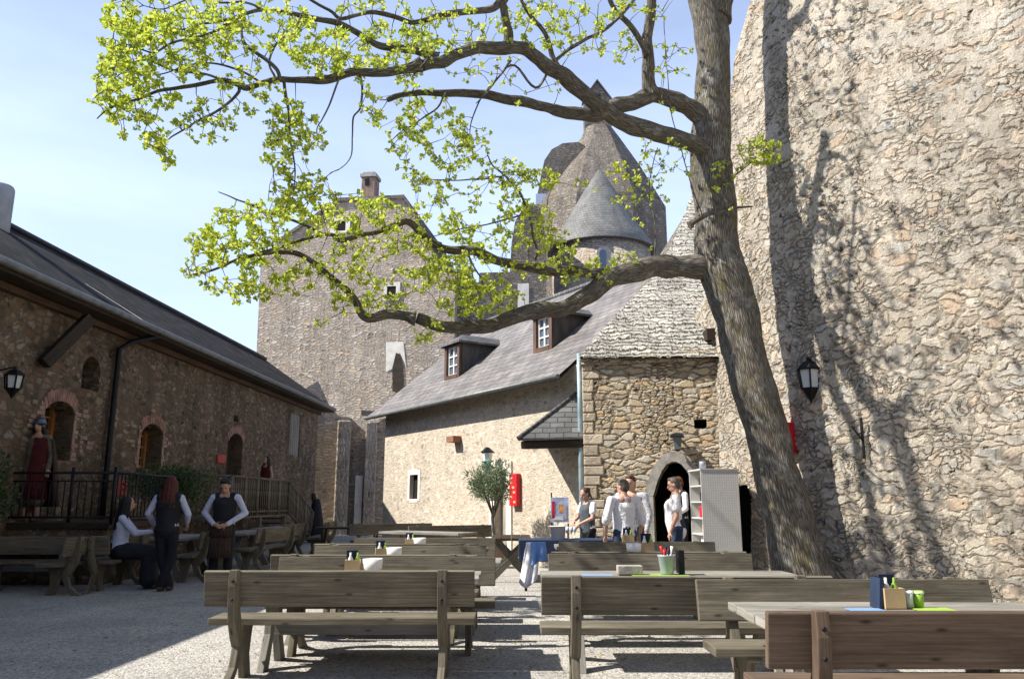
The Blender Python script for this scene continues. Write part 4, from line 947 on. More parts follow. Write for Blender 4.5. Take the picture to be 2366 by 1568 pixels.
bench(x3-.12, 10.45, 0, 'left row bench hidden back to back behind the third pale backrest')
table(x3-.02, 11.2, 0, 'third table of the left row, before the farthest greenish bench')
x4 = midx(821, 1147, 1235, 12.2); bench(x4, 12.1, PI, 'farthest greenish bench back of the left row, beside the cross legged table')
# right row
xr = at(1250, 1318, 5.95).x+1.06; bench(xr, 5.95, 0, 'nearest bench of the middle right row, one straight post at its left end', sc=(1, 1, 1))
table(xr+.12, 7.2, 0, 'table of the right row carrying a zinc bucket on a lime green mat', sc=(1.08, 1.15, 1))
x5 = midx(1262, 1742, 1273, 8.4); bench(x5, 8.4, PI, 'right row bench back with leaf shadows directly behind the zinc bucket')
bench(x5+.05, 8.8, 0, 'right row bench hidden back to back behind the leaf shadowed one'); table(x5+.05, 9.7, 0, 'right row table with white bowl and caddy, in front of the farthest right bench')
x6 = midx(1276, 1662, 1246, 11.0); bench(x6, 10.9, PI, 'farthest bench back of the right row, mossy, before the people in white'); table(x6, 12.0, 0, 'right row table just in front of the two men in white shirts')
# near right group
x7 = at(1590, 1325, 5.72).x+1.06; bench(x7, 5.66, PI+R(-.8), 'pale brightly lit bench back overlapping the middle right bench', sc=(.96, 1, 1))
table(at(1680, 1375, 5.25).x+1.05, 4.86, R(-1), 'nearest table at the right edge with caddy, menus and green cups', sc=(1, 1.12, 1))
n_b = bench_proto(M_woodred, 'garden_bench', 2.12, 'reddish brown bench nearest the camera at the lower right corner', GL_)
n_b.location = (at(1762, 1396, 4.1).x+1.06, 4.08, 0)
# shaded rows by the hall
SH = [(-7.05, 12.9, 0, 'b'), (-7.0, 13.75, 0, 't'), (-6.15, 14.9, PI, 'b'), (-5.6, 15.4, 0, 'b'), (-5.7, 16.2, 0, 't'), (-5.6, 17.1, PI, 'b'), (-5.3, 17.7, 0, 'b'), (-5.3, 18.5, 0, 't'), (-5.2, 19.4, PI, 'b'), (-5.05, 20.2, 0, 'b'), (-5.0, 21.0, 0, 't'), (-4.9, 21.9, PI, 'b')]
lbls = ['dark bench at the far left in shade in front of the terrace railing', 'shaded table at the far left below the black railing', 'shaded bench right beside the seated woman in white blouse',
 'shaded bench behind the person with red hair', 'shaded table between the person with red hair and the man in a vest', 'shaded bench behind the man in a black vest, nearer one', 'shaded bench just right of the man in a black vest', 'shaded table right of the man in a black vest',
 'shaded bench in front of the wooden stair railing, nearer', 'shaded bench beside the foot of the wooden deck', 'shaded table beside the wooden stair', 'farthest shaded bench by the stair railing']
# seated woman's own bench and table
bench(-7.35, 12.6, 0, 'dark bench at the far left in shade in front of the terrace railing', GS_)
bench(-9.3, 12.5, 0, 'leftmost shaded bench cut by the picture edge', GS_)
table(-8.2, 13.5, 0, 'shaded table at the far left below the black railing', 'tables in the shade')
bench(-6.55, 12.55+.55, R(90)+R(-8), 'shaded bench the woman in white blouse sits on', GS_)
bench(-5.55, 15.1, PI/2+R(6), 'shaded bench behind the person with red hair', GS_); table(-6.25, 15.3, PI/2+R(4), 'shaded table behind the person with red hair', 'tables in the shade')
bench(-4.95, 16.9, PI/2+R(-4), 'shaded bench right behind the man looking down', GS_)
table(-5.8, 17.5, PI/2, 'shaded table left behind the man looking down', 'tables in the shade')
bench(-5.3, 19.6, PI/2, 'shaded bench nearest the wooden stair', GS_); bench(-5.0, 22.0, PI/2+R(5), 'farthest shaded bench by the stair railing', GS_)
table(-6.0, 20.6, PI/2, 'shaded table in front of the wooden deck', 'tables in the shade')
# furniture in front of the house
xh = at(960, 1215, 20).x
bench(at(905, 1214, 20).x, 20.0, PI+R(25), 'brown bench left of the narrow slit window wall, in front of the plastered house', 'benches along the plastered house')
bench(at(1045, 1216, 18.5).x, 18.5, PI+R(28), 'brown bench between slit window and potted olive tree', 'benches along the plastered house')
table(at(990, 1216, 17.6).x, 17.4, R(-30), 'small table before the benches of the plastered house', 'tables by the plastered house')
def picnic(name, label, loc, rz, L_, W, mt, ml):
    r = empty(name, label, 'table', loc, rz)
    mb = MB()
    for k in range(4): mb.box((0, -W/2+W*(k+.5)/4, .735), (L_, W/4-.008, .045))
    mb.build('tabletop', mt, r, bevel=.004)
    for s in (-1, 1):
        for q in (-1, 1):
            mb = MB(); a, b = Vector((s*(L_/2-.2)+q*.028, -q*.40, 0)), Vector((s*(L_/2-.2)+q*.028, q*.34, .71)); d = b-a
            m = d.to_track_quat('X', 'Z').to_matrix().to_4x4(); m.translation = (a+b)/2; mb.box((0, 0, 0), (d.length, .05, .11), m); mb.build('leg', ml, r, bevel=.004)
    return r
picnic('cross_legged_table', 'dark topped table on crossed legs standing end on beside the towel', (at(1181, 1237, 14.2).x, 14.9, 0), PI/2, 1.6, .72, M_wooddark, M_wood)
picnic('cross_legged_table', 'dark picnic table in the shade between hall and house', (at(800, 1215, 20).x, 20.5, 0), R(8), 1.7, .75, M_wooddark, M_wooddark)
# service table with dark cloth
sv = empty('service_table', 'table under a navy cloth behind the towel, with bucket and glasses', 'table', (at(1310, 1240, 13.2).x, 13.2, 0))
mb = MB(); mb.box((0, 0, .76), (1.5, .7, .03)); mb.build('tabletop', M_wood, sv)
mb = MB(); mb.box((0, 0, .782), (1.56, .76, .012)); mb.box((0, -.384, .62), (1.56, .012, .33)); mb.box((-.786, 0, .62), (.012, .756, .33)); mb.build('cloth', M_navy, sv, bevel=.004)
for sx in (-1, 1):
    for sy in (-1, 1):
        mb = MB(); mb.tube([(sx*.68, sy*.28, 0), (sx*.68, sy*.28, .745)], .022, 8); mb.build('leg', M_iron, sv)

# towel hanging from the right row table end
tw = empty('hanging_towel', 'white and blue towel hanging from the end of a right row table', 'towel', (0, 0, 0), world=True)
def cloth(px0, px1, y0, y1, Y, mat, name, par, sk=0, seed=0, nx=14, nz=22, flare=.3):
    mb = MB(); k = 0; g = []
    for j in range(nz+1):
        v = j/nz; row = []
        for i in range(nx+1):
            u = i/nx; x = px0+(px1-px0)*(u+(u-.5)*flare*v)+sk*v; y = y0+(y1-y0)*v*(1+.12*math.sin(u*4+seed))
            p = at(x, y, Y); p.y += .03*math.sin(u*11+v*2+seed)*(.3+v)-.05*v; row.append(p)
        g.append(row)
    for row in g: mb.v += row
    for j in range(nz):
        for i in range(nx): a = j*(nx+1)+i; mb.face((a, a+1, a+nx+2, a+nx+1), None, True)
    o = mb.build(name, mat, par); m = o.modifiers.new('thick', 'SOLIDIFY'); m.thickness = .006; return o
ty = 9.35
cloth(1216, 1248, 1252, 1345, ty, M_cloth, 'white_towel', tw, -12, 0, flare=.25); cloth(1226, 1260, 1251, 1300, ty-.04, M_blue, 'blue_stripe', tw, 4, 2, flare=.1)

# ================================================================== TABLE THINGS
GC = 'condiment caddies on the tables'
def caddy(p, label, s=1.0, bottles=True):
    r = empty('condiment_caddy', label, 'caddy', p, R(random.uniform(-12, 12)), GC); t = .008
    mb = MB(); s *= 1.1; w_, d_, h_ = .12*s, .11*s, .115*s
    mb.box((0, 0, t/2), (w_, d_, t)); mb.box((0, -d_/2+t/2, h_/2), (w_, t, h_)); mb.box((0, d_/2-t/2, h_/2), (w_, t, h_)); mb.box((-w_/2+t/2, 0, h_/2), (t, d_-2*t, h_)); mb.box((w_/2-t/2, 0, h_/2), (t, d_-2*t, h_)); mb.build('box', M_card, r)
    if bottles:
        for (x, y, m, n_) in ((-.02, .0, M_ceram, 'white_bottle'), (.035, .015, M_green, 'green_bottle')):
            mb = MB(); mb.lathe([(.02*s, .01), (.02*s, .12*s), (.008*s, .145*s), (.008*s, .17*s)], (x*s, y*s, 0), 10); mb.build(n_, m, r)
        mb = MB(); mb.box((-.01, .04*s, .1*s), (.09*s, .012, .17*s), Matrix.Rotation(R(8), 4, 'X')); mb.build('napkin', M_navy, r)
    return r
def bowl(p, label, s=1.0):
    s *= 1.12; r = empty('bowl', label, 'bowl', p, 0, 'white bowls beside the caddies')
    mb = MB(); mb.lathe([(.035*s, 0), (.05*s, .01), (.072*s, .05*s), (.076*s, .115*s), (.07*s, .115*s), (.062*s, .055*s), (.03*s, .02)], (0, 0, 0), 20); mb.build('shell', M_ceram, r)
    mb = MB(); mb.lathe([(.038*s, .004), (.0475*s, .012), (.066*s, .04*s), (.064*s, .041*s)], (0, 0, 0), 20); mb.build('green_base', M_green, r)
def onT(x, y, zt=.752): p = gz(x, y, zt); return p
p = at(815, 1309, 7.2); caddy((p.x, 7.2, .752), 'caddy with white and green bottles on the nearest left table')
p = at(861, 1309, 7.2); bowl((p.x, 7.2, .752), 'white and green bowl on the nearest left table', 1.05)
p = at(881, 1283, 8.95); caddy((p.x, 8.95, .752), 'plain caddy on the second left table'); p = at(910, 1281, 8.95); bowl((p.x, 8.95, .752), 'white bowl on the second left table', 1.05)
p = at(946, 1256, 11.1); caddy((p.x, 11.15, .752), 'small caddy on the third left table'); p = at(968, 1256, 11.1); bowl((p.x, 11.15, .752), 'white bowl on the third left table', 1.1)
p = at(1495, 1272, 9.6); caddy((p.x, 9.6, .752), 'caddy with a red topped bottle behind the zinc bucket', 1.25); p = at(1466, 1272, 9.6); bowl((p.x, 9.6, .752), 'white bowl left of the caddy behind the zinc bucket', 1.15)
p = at(1449, 1245, 12); caddy((p.x, 11.9, .752), 'caddy in front of the men in white shirts', 1.2)
p = at(2058, 1385, 4.95); caddy((p.x, 4.95, .752), 'tall caddy on the nearest right table beside dark menus', .95)
# zinc bucket on mat
p = at(1541, 1314, 7.15)
mt_ = MB(); mt_.box((0, 0, .002), (.5, .26, .004), Matrix.Translation((p.x-.07, 7.1, .752))); tag(mt_.build('place_mat', M_green), 'lime green mat under the zinc bucket', 'mat')
mt_ = MB(); mt_.box((0, 0, .002), (.26, .2, .004), Matrix.Translation((p.x-.62, 7.08, .752))); tag(mt_.build('place_mat', M_blue), 'blue paper mat left of the lime green mat', 'mat')
bk = empty('zinc_bucket', 'small zinc bucket holding red and dark cutlery on the lime green mat', 'bucket', (p.x, 7.15, .757))
mb = MB(); mb.lathe([(.052, 0), (.056, .01), (.075, .15), (.08, .155), (.08, .165), (.07, .165), (.05, .02)], (0, 0, 0), 20); mb.build('pail', M_steel, bk)
for i, (dx, dy, m, h) in enumerate(((-.03, 0, M_red, .24), (0, .02, M_iron, .23), (.035, 0, M_ceram, .24), (.01, -.03, M_iron, .22), (-.015, -.02, M_red, .21))):
    mb = MB(); mb.tube([(dx*.6, dy*.6, .02), (dx*1.3, dy*1.3, h-.05), (dx*1.5, dy*1.5, h)], [.006, .006, .016], 7); mb.build('utensil', m, bk)
mb = MB(); mb.box((p.x+.13, 7.2, .752+.11), (.05, .14, .2)); tag(mb.build('menu_stand', M_iron, None, bevel=.004), 'black menu stand right behind the zinc bucket', 'menu stand')
mb = MB(); mb.box((0, 0, .04), (.22, .11, .075), Matrix.Translation((p.x-.33, 7.15, .757))); tag(mb.build('stone_block', M_limestone, None, bevel=.008), 'grey stone block on the table left of the zinc bucket', 'block')
# near right table things
for dx, lab in ((-.085, 'upright dark blue menu left of the tall caddy'),):
    p = at(2026, 1384, 4.95); mb = MB(); mb.box((0, 0, .088), (.018, .13, .175), Matrix.Translation((p.x, 4.97, .753)) @ Matrix.Rotation(R(6), 4, 'Y')); tag(mb.build('menu', M_navy), lab, 'menu')
p = at(2008, 1388, 4.8); mb = MB(); mb.box((p.x, 4.85, .755), (.2, .13, .004)); tag(mb.build('napkin', M_blue), 'blue napkin lying left of the dark menu', 'napkin')
for x, m, lab in ((2098, M_frost, 'frosted cup just right of the tall caddy'), (2122, M_green, 'green cup second right of the tall caddy')):
    p = at(x, 1386, 4.95); c_ = empty('cup', lab, 'cup', (p.x, 4.95, .753), 0, 'cups on the nearest right table')
    mb = MB(); mb.lathe([(.026, 0), (.034, .1), (.031, .1), (.022, .012)], (0, 0, 0), 16); mb.build('shell', m, c_)
    mb = MB(); mb.lathe([(.0345, .085), (.0365, .09), (.0345, .095)], (0, 0, 0), 16); mb.build('rim', M_ceram, c_)
p = at(2150, 1388, 4.9); mb = MB(); mb.box((p.x, 4.87, .755), (.22, .15, .004)); tag(mb.build('place_mat', M_green), 'lime green mat right of the green cup', 'mat')
# things on service table
p = at(1289, 1236, 13.1); mb = MB(); mb.lathe([(.11, 0), (.125, .2), (.135, .2), (.135, .21), (.115, .21), (.1, .01)], (p.x, 13.05, .79), 20); tag(mb.build('white_bucket', M_white), 'white plastic bucket on the navy cloth', 'bucket')
for k, x in enumerate((1312, 1322, 1331)):
    p = at(x, 1236, 13.1); mb = MB(); mb.lathe([(.03, 0), (.03, .006), (.005, .012), (.005, .08), (.035, .12), (.032, .19), (.028, .19), (.03, .12)], (p.x, 13.2+.1*k, .79), 12)
    tag(mb.build('wine_glass', M_frost), 'wine glass standing right of the white plastic bucket', 'glass', 'wine glasses on the service table')

# ================================================================== POSTER STAND, RED BOX, SIGNS
p = at(1292, 1160, 14.6); ps = empty('poster_stand', 'upright poster stand with colourful ice cream poster beside the service table', 'poster', (p.x, 14.6, 0))
mb = MB(); mb.tube([(-.14, 0, 0), (-.14, 0, 1.55)], .015, 8); mb.build('pole', M_iron, ps)
mb = MB(); mb.tube([(.16, 0, 0), (.16, 0, 1.0)], .015, 8); mb.build('pole', M_iron, ps)
mb = MB(); mb.box((0.01, -.02, 1.24), (.32, .02, .44)); bd = mb.build('board', plain('poster_blue', (.45,.52,.75), .5, 0, .25, 9), ps)
for (x, z, w_, h_, m) in ((-.11, 1.24, .05, .3, M_red), (.03, 1.27, .08, .14, plain('poster_orange', (.8,.35,.1), .5, 0, .3, 20)), (.1, 1.2, .06, .24, plain('poster_grey', (.5,.5,.55), .5)), (-.02, 1.09, .2, .06, M_ceram)):
    mb = MB(); mb.box((x, -.033, z), (w_, .004, h_)); mb.build('print', m, bd)
a0 = HO.px(1184, 1094); a1 = HO.px(1207, 1166)
rb = empty('red_wall_box', 'red metal box on the plastered wall right of the olive tree', 'box', HO.pt(a0[0], 1.6), world=True)
tA, tB = HO.px(1184, 1130)[0], HO.px(1207, 1130)[0]; zc0, zc1 = HO.px(1196, 1168)[1], HO.px(1196, 1094)[1]
mb = MB(); mb.box(((tA+tB)/2, -.07, (zc0+zc1)/2), (abs(tA-tB)*.75, .12, zc1-zc0), HO.M()); bx = mb.build('body', M_red, rb, bevel=.012)
for k in range(6):
    mb = MB(); xx = (tA+tB)/2+random.uniform(-.2, .2)*abs(tA-tB); zz = zc0+(zc1-zc0)*(.12+.15*k); mb.box((xx, -.132, zz), (.09, .006, .05), HO.M() ); mb.build('label', M_card, bx)
for (xa, xb, ya, yb, lab) in ((268, 291, 1107, 1142, 'red notice on the hall wall right of the black railing'), (500, 518, 1048, 1068, 'small red notice left of the arched hall door')):
    t_a, t_b = HA.px(xa, ya)[0], HA.px(xb, ya)[0]; za, zb = HA.px(xa, yb)[1], HA.px(xa, ya)[1]
    r = empty('notice_board', lab, 'notice', HA.pt((t_a+t_b)/2, za), 0, world=True)
    mb = MB(); mb.box(((t_a+t_b)/2, -.03, (za+zb)/2), (t_b-t_a, .04, zb-za), HA.M()); mb.build('board', plain('faded_red', (.45,.06,.05), .6, 0, .3, 12), r)
# red box behind the trunk on the great wall
r_ = RW_.px(1824, 1012); mb = MB(); mb.box((0, -.1, 0), (.32, .2, .5), RW_.M(r_[0], r_[1])); tag(mb.build('red_wall_box', M_red, None, bevel=.01), 'red box on the great wall half hidden behind the trunk', 'box')
# iron bracket
br_ = RW_.px(2001, 1012); b0 = empty('wall_bracket', 'thin black iron bracket on the great wall right of the lantern', 'bracket', RW_.pt(*br_), world=True)
mb = MB(); mb.box((0, -.09, 0), (.03, .03, .62), RW_.M(br_[0], br_[1])); mb.build('wall_bar', M_iron, b0)
p0, p1 = RW_.pt(br_[0], br_[1]-.05, .08), RW_.pt(br_[0], br_[1]-.05, .08)+RW_.M(br_[0]).col[1].to_3d()*-.28+Vector((0, 0, .22))
mb = MB(); mb.tube([p0, p1], .014, 6); mb.build('arm', M_iron, b0)
# leafless shrub / bronze head on house wall
tl = HO.px(1150, 1058); hs = empty('bracket_lamp', 'small verdigris green lamp on the plastered wall above the olive tree', 'lamp', HO.pt(*tl), world=True)
M_verd = plain('verdigris', (.2,.42,.38), .6, .2, .2)
M0 = Matrix.Translation(HO.pt(tl[0], tl[1], .3))
mb = MB(); mb.lathe([(.03, -.35), (.1, -.3), (.09, -.12), (.15, -.1), (.15, -.06)], (0, 0, 0), 10, M0); mb.build('holder', M_verd, hs)
mb = MB(); mb.lathe([(.1, -.06), (.13, .12)], (0, 0, 0), 6, M0, False); mb.build('glass', M_frost, hs)
mb = MB(); mb.lathe([(.15, .12), (.17, .14), (.06, .24), (.02, .26)], (0, 0, 0), 6, M0, False); mb.build('cap', M_iron, hs)
mb = MB(); q = HO.pt(tl[0], tl[1]-.2, 0); mb.tube([q, HO.pt(tl[0], tl[1]-.3, .3)], .015, 6); mb.build('arm', M_iron, hs)

# ================================================================== LANTERNS
def lantern(name, label, top, H, Rr, wallp, group=None):
    """hexagonal lantern hanging with a pointed foot"""
    r = empty(name, label, 'lantern', top, R(15), group)
    mb = MB(); mb.lathe([(Rr*1.12, -H*.30), (Rr*1.12, -H*.27), (Rr*.55, -H*.13), (Rr*.16, -H*.08), (Rr*.16, -H*.03), (.012, 0)], (0, 0, 0), 6, None, False); mb.build('roof', M_iron, r)
    mb = MB(); mb.lathe([(Rr*.72, -H*.70), (Rr*.9, -H*.30)], (0, 0, 0), 6, None, False); gl = mb.build('glass', M_frost, r)
    mb = MB()
    for j in range(6):
        a = 2*PI*j/6; mb.tube([(Rr*.76*math.cos(a), Rr*.76*math.sin(a), -H*.70), (Rr*.95*math.cos(a), Rr*.95*math.sin(a), -H*.29)], .016, 5)
    mb.lathe([(Rr*.8, -H*.72), (Rr*.86, -H*.70), (Rr*.8, -H*.685)], (0, 0, 0), 6, None, False); mb.build('frame', M_iron, r)
    mb = MB(); mb.lathe([(.01, -H), (Rr*.2, -H*.93), (Rr*.78, -H*.715)], (0, 0, 0), 6, None, False); mb.build('pointed_foot', M_iron, r)
    w_ = Matrix.Rotation(-R(15), 4, 'Z') @ (Vector(wallp)-Vector(top))
    mb = MB(); mb.tube([(0, 0, -.01), (w_.x*.5, w_.y*.5, w_.z+.05), (w_.x, w_.y, w_.z)], .014, 6); mb.build('bracket', M_iron, r)
ql = RW_.px(1864, 825); q2 = RW_.px(1868, 930); top = RW_.pt(ql[0]-.05, ql[1], .38); top = at(1866, 824, top.y)
lantern('wall_lantern', 'tall black hexagonal lantern on the great wall right of the trunk', top, at(1866, 824, top.y).z-at(1866, 930, top.y).z, .19, RW_.pt(ql[0]+.2, ql[1]-.15, 0))
tl_ = HA.px(34, 850); top = onp(36, 846, HA.pt(0, 0, .4), HA.n); lantern('wall_lantern', 'black hexagonal lantern on the shaded hall wall at the left edge', top, top.z-onp(36, 922, HA.pt(0, 0, .4), HA.n).z, .15, HA.pt((top-HA.p).dot(HA.d), top.z-.1))
pd = PO.px(1566, 1012); dl = empty('door_lantern', 'grey box lantern over the pointed arch doorway', 'lantern', PO.pt(pd[0], pd[1], .22), math.atan2(PO.d.y, PO.d.x))
mb = MB(); mb.lathe([(.19, .0), (.19, .02), (.12, .07), (.03, .09)], (0, 0, 0), 4, Matrix.Rotation(PI/4, 4, 'Z'), False); mb.build('cap', M_iron, dl)
mb = MB(); mb.lathe([(.08, -.24), (.125, 0)], (0, 0, 0), 4, Matrix.Rotation(PI/4, 4, 'Z'), False); mb.build('glass', plain('smoked_glass', (.14,.16,.17), .2, 0, .1), dl)
mb = MB(); mb.lathe([(.02, -.27), (.09, -.245), (.09, -.235)], (0, 0, 0), 4, Matrix.Rotation(PI/4, 4, 'Z'), False); mb.build('base', M_iron, dl)
mb = MB(); mb.box((0, .15, .03), (.04, .2, .03)); mb.build('arm', M_iron, dl)

# ================================================================== SHELF CABINET
cb = at(1622, 1159, 13.9); cab = empty('shelf_cabinet', 'tall pale grey mesh sided shelf cabinet with plates by the arch doorway', 'cabinet', (cb.x, 13.9, 0), R(1))
Wc, Dc, Hc = .66, .85, 1.93     # x: mesh side towards camera, y: depth, open front faces -x
def mesh_mat():
    m, t, b, o = newmat('cabinet_mesh'); uv = N(t, 'ShaderNodeUVMap').outputs[0]
    br = N(t, 'ShaderNodeTexBrick'); br.offset = 0; br.inputs['Scale'].default_value = 1; br.inputs['Brick Width'].default_value = .028; br.inputs['Row Height'].default_value = .04; br.inputs['Mortar Size'].default_value = .003
    br.inputs['Color1'].default_value = (.60,.60,.57,1); br.inputs['Color2'].default_value = (.66,.66,.63,1); br.inputs['Mortar'].default_value = (.42,.42,.4,1); t.links.new(uv, br.inputs[0]); t.links.new(br.outputs[0], b.inputs[0]); b.inputs['Roughness'].default_value = .5; return m
mb = MB(); mb.box((Wc/2, .012, Hc/2), (Wc, .024, Hc)); mb.build('mesh_side', mesh_mat(), cab)
M_cab = plain('cabinet_grey', (.55,.55,.53), .5, 0, .05)
mb = MB(); mb.box((Wc/2, Dc-.012, Hc/2), (Wc, .024, Hc)); mb.build('back_side', M_cab, cab)
mb = MB(); mb.box((Wc-.012, Dc/2, Hc/2), (.024, Dc-.05, Hc)); mb.build('rear_panel', M_cab, cab)
mb = MB(); mb.box((Wc/2, Dc/2, Hc+.012), (Wc+.02, Dc+.02, .024)); mb.build('top', M_cab, cab)
for z in (.1, .5, .82, 1.1, 1.38, 1.66):
    mb = MB(); mb.box((Wc/2-.01, Dc/2, z), (Wc-.03, Dc-.055, .022)); mb.build('shelf', M_cab, cab)
for lab, m, xx, yy, z, w_, h_ in (('white crate on the lowest visible cabinet shelf', M_white, .12, .3, .511, .4, .28), ('yellow box on a middle cabinet shelf', M_card, .1, .2, .831, .2, .16), ('red and yellow packets on the cabinet shelf', M_red, .09, .35, 1.111, .14, .2), ('dark basket on the upper cabinet shelf', M_iron, .12, .3, 1.391, .3, .16), ('dark tray on the top cabinet shelf', M_wooddark, .12, .3, 1.671, .4, .15)):
    mb = MB(); o_ = (Matrix.Translation(cab.location) @ Matrix.Rotation(R(1), 4, 'Z')); mb.box((xx+.06, yy, z+h_/2), (.2, w_, h_), o_); tag(mb.build('crate', m, None, bevel=.01), lab, 'box', 'goods in the shelf cabinet')
mb = MB(); o_ = (Matrix.Translation(cab.location) @ Matrix.Rotation(R(1), 4, 'Z')); mb.lathe([(.06, 0), (.06, .13), (.055, .135)], (.12, .3, Hc+.026), 16, o_); tag(mb.build('tin_can', M_steel), 'silver tin on top of the shelf cabinet', 'tin')

# ================================================================== TERRACES AND RAILINGS AT THE HALL
te = empty('terrace', 'low plank terrace with black iron railing below the first arched hall window', 'terrace', (-8.6, 14.5, 0), world=True)
tx1 = at(265, 1150, 13.95).x
mb = MB(); mb.box(((tx1-10.3)/2, 15.5, .98), (abs(-10.3-tx1)+.0, 3.3, .1)); mb.build('deck', M_wooddark, te)
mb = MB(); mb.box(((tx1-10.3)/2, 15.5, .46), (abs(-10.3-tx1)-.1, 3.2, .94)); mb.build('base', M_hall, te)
ra_ = MB(); ry = 13.9
for z in (1.12, 1.88): ra_.tube([(-10.3, ry, z), (tx1, ry, z)], .022, 6)
ra_.tube([(tx1, ry, 1.88), (tx1, 17.1, 1.88)], .022, 6); ra_.tube([(tx1, ry, 1.12), (tx1, 17.1, 1.12)], .018, 6); ra_.tube([(-10.3, ry, 1.74), (tx1, ry, 1.74)], .014, 6)
x = -10.2
while x < tx1: ra_.tube([(x, ry, 1.12), (x, ry, 1.74)], .011, 5); x += .125
y = 14.0
while y < 17.1: ra_.tube([(tx1, y, 1.12), (tx1, y, 1.88)], .011, 5); y += .14
for x in (-10.2, -8.9, -7.7, tx1): ra_.tube([(x, ry, 1.0), (x, ry, 1.98)], .03, 6)
ra_.build('railing', M_iron, te)
dk = empty('wooden_stair', 'wooden deck and stair with baluster railing descending along the far part of the hall', 'stair', (-7, 22, 0), world=True)
dx0, dx1 = -8.3, -7.05
def dxo(y): return (y-20)*.036
mb = MB(); M0 = Matrix.Identity(4)
mb.box((-7.65, 22.4, 1.0), (1.2, 5.0, .08)); mb.build('deck', M_wood, dk)
mb = MB()
for i in range(6): mb.box((-7.55, 25.1+i*.42, .88-i*.155), (1.1, .44, .045))
mb.build('steps', M_wood, dk)
rl = MB()
def rail(p0, p1, n, h=1.0):
    p0, p1 = Vector(p0), Vector(p1); rl.tube([p0+Vector((0, 0, h)), p1+Vector((0, 0, h))], .035, 6); rl.tube([p0+Vector((0, 0, .1)), p1+Vector((0, 0, .1))], .03, 6)
    for k in range(n+1):
        p = p0.lerp(p1, k/n); rl.tube([p, p+Vector((0, 0, h+.0))], .05 if k % 6 == 0 else .018, 5)
rail((-7.05, 19.95, 1.02), (-7.0, 24.9, 1.02), 30); rail((-7.0, 24.9, 1.02), (-6.95, 27.9, .05), 18); rail((-8.2, 19.95, 1.02), (-7.05, 19.95, 1.02), 7)
rl.build('railing', M_wood, dk)
for y in (20.1, 22.4, 24.8):
    mb = MB(); mb.box((-7.08, y, .48), (.12, .12, .95)); mb.build('post', M_wood, dk)
# ================================================================== PLANTS
def leaf_cards(mb, c, rad, n, ll, lw, up=.0, shell=.35):
    for _ in range(n):
        while True:
            q = Vector((random.uniform(-1, 1), random.uniform(-1, 1), random.uniform(-1, 1)))
            if q.length < 1 and q.length > shell*random.random(): break
        if mnoise.noise(q*2.3+Vector(c)) < -.12: continue
        p = Vector(c)+Vector((q.x*rad[0], q.y*rad[1], q.z*rad[2])); d = (q+Vector((0, 0, up))+Vector((random.gauss(0, .5), random.gauss(0, .5), random.gauss(0, .5)))).normalized()
        s_ = d.cross(Vector((random.gauss(0, 1), random.gauss(0, 1), random.gauss(0, 1)))).normalized()*lw; L_ = ll*random.uniform(.6, 1.3)
        k = len(mb.v); mb.v += [p, p+d*L_*.5+s_, p+d*L_, p+d*L_*.5-s_]; mb.face((k, k+1, k+2, k+3), [(0, 0)]*4)
def potted(name, label, cat, p, zc, rad, n, mat, trunk_h, pot=True, ll=.09, lw=.012):
    r = empty(name, label, cat, p)
    mb = MB()
    pts = [(0, 0, .05), (.02, .01, trunk_h*.4), (-.02, 0, trunk_h*.8), (0, 0, trunk_h)]; mb.tube(pts, [.05, .04, .035, .03], 8, jit=.2)
    for _ in range(9):
        a = random.uniform(0, 2*PI); e = Vector((math.cos(a)*rad[0]*.7, math.sin(a)*rad[1]*.7, zc+random.uniform(-.3, .7)*rad[2])); mb.tube([(0, 0, trunk_h*.8), ((e.x)*.4, e.y*.4, (trunk_h*.8+e.z)/2), e], [.02, .013, .005], 5)
    mb.build('trunk', M_bark, r)
    mb = MB()
    for _ in range(26):
        a = random.uniform(0, 2*PI); b = random.uniform(-1, 1); s = random.uniform(.35, .95)
        c = (math.cos(a)*rad[0]*s*math.sqrt(1-b*b), math.sin(a)*rad[1]*s*math.sqrt(1-b*b), zc+b*rad[2]*s); leaf_cards(mb, c, (rad[0]*.36, rad[1]*.36, rad[2]*.36), n//26, ll, lw, .3)
    mb.build('crown', mat, r, fixn=False)
    if pot:
        mb = MB(); mb.lathe([(.2, 0), (.27, .38), (.29, .4), (.29, .44), (.25, .44), (.24, .3)], (0, 0, 0), 20); mb.build('pot', plain('terracotta', (.32,.2,.14), .85, 0, .2) if 'terracotta' not in MATS else MATS['terracotta'], r)
p = at(1140, 1159, 17.4); potted('olive_tree', 'rounded sunlit olive tree in front of the plastered house door', 'olive tree', (p.x, 17.4, 0), 1.78, (.56, .55, .5), 8000, M_olive, 1.3, ll=.08, lw=.011)
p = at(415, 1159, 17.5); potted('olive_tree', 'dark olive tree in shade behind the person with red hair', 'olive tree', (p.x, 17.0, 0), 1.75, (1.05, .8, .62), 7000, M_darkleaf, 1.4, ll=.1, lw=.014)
p = at(-5, 1159, 13.5); potted('potted_shrub', 'dark leafy shrub at the left picture edge by the railing', 'shrub', (p.x-.05, 13.1, 0), 1.6, (.45, .5, .7), 2600, M_darkleaf, 1.1, ll=.08, lw=.02)
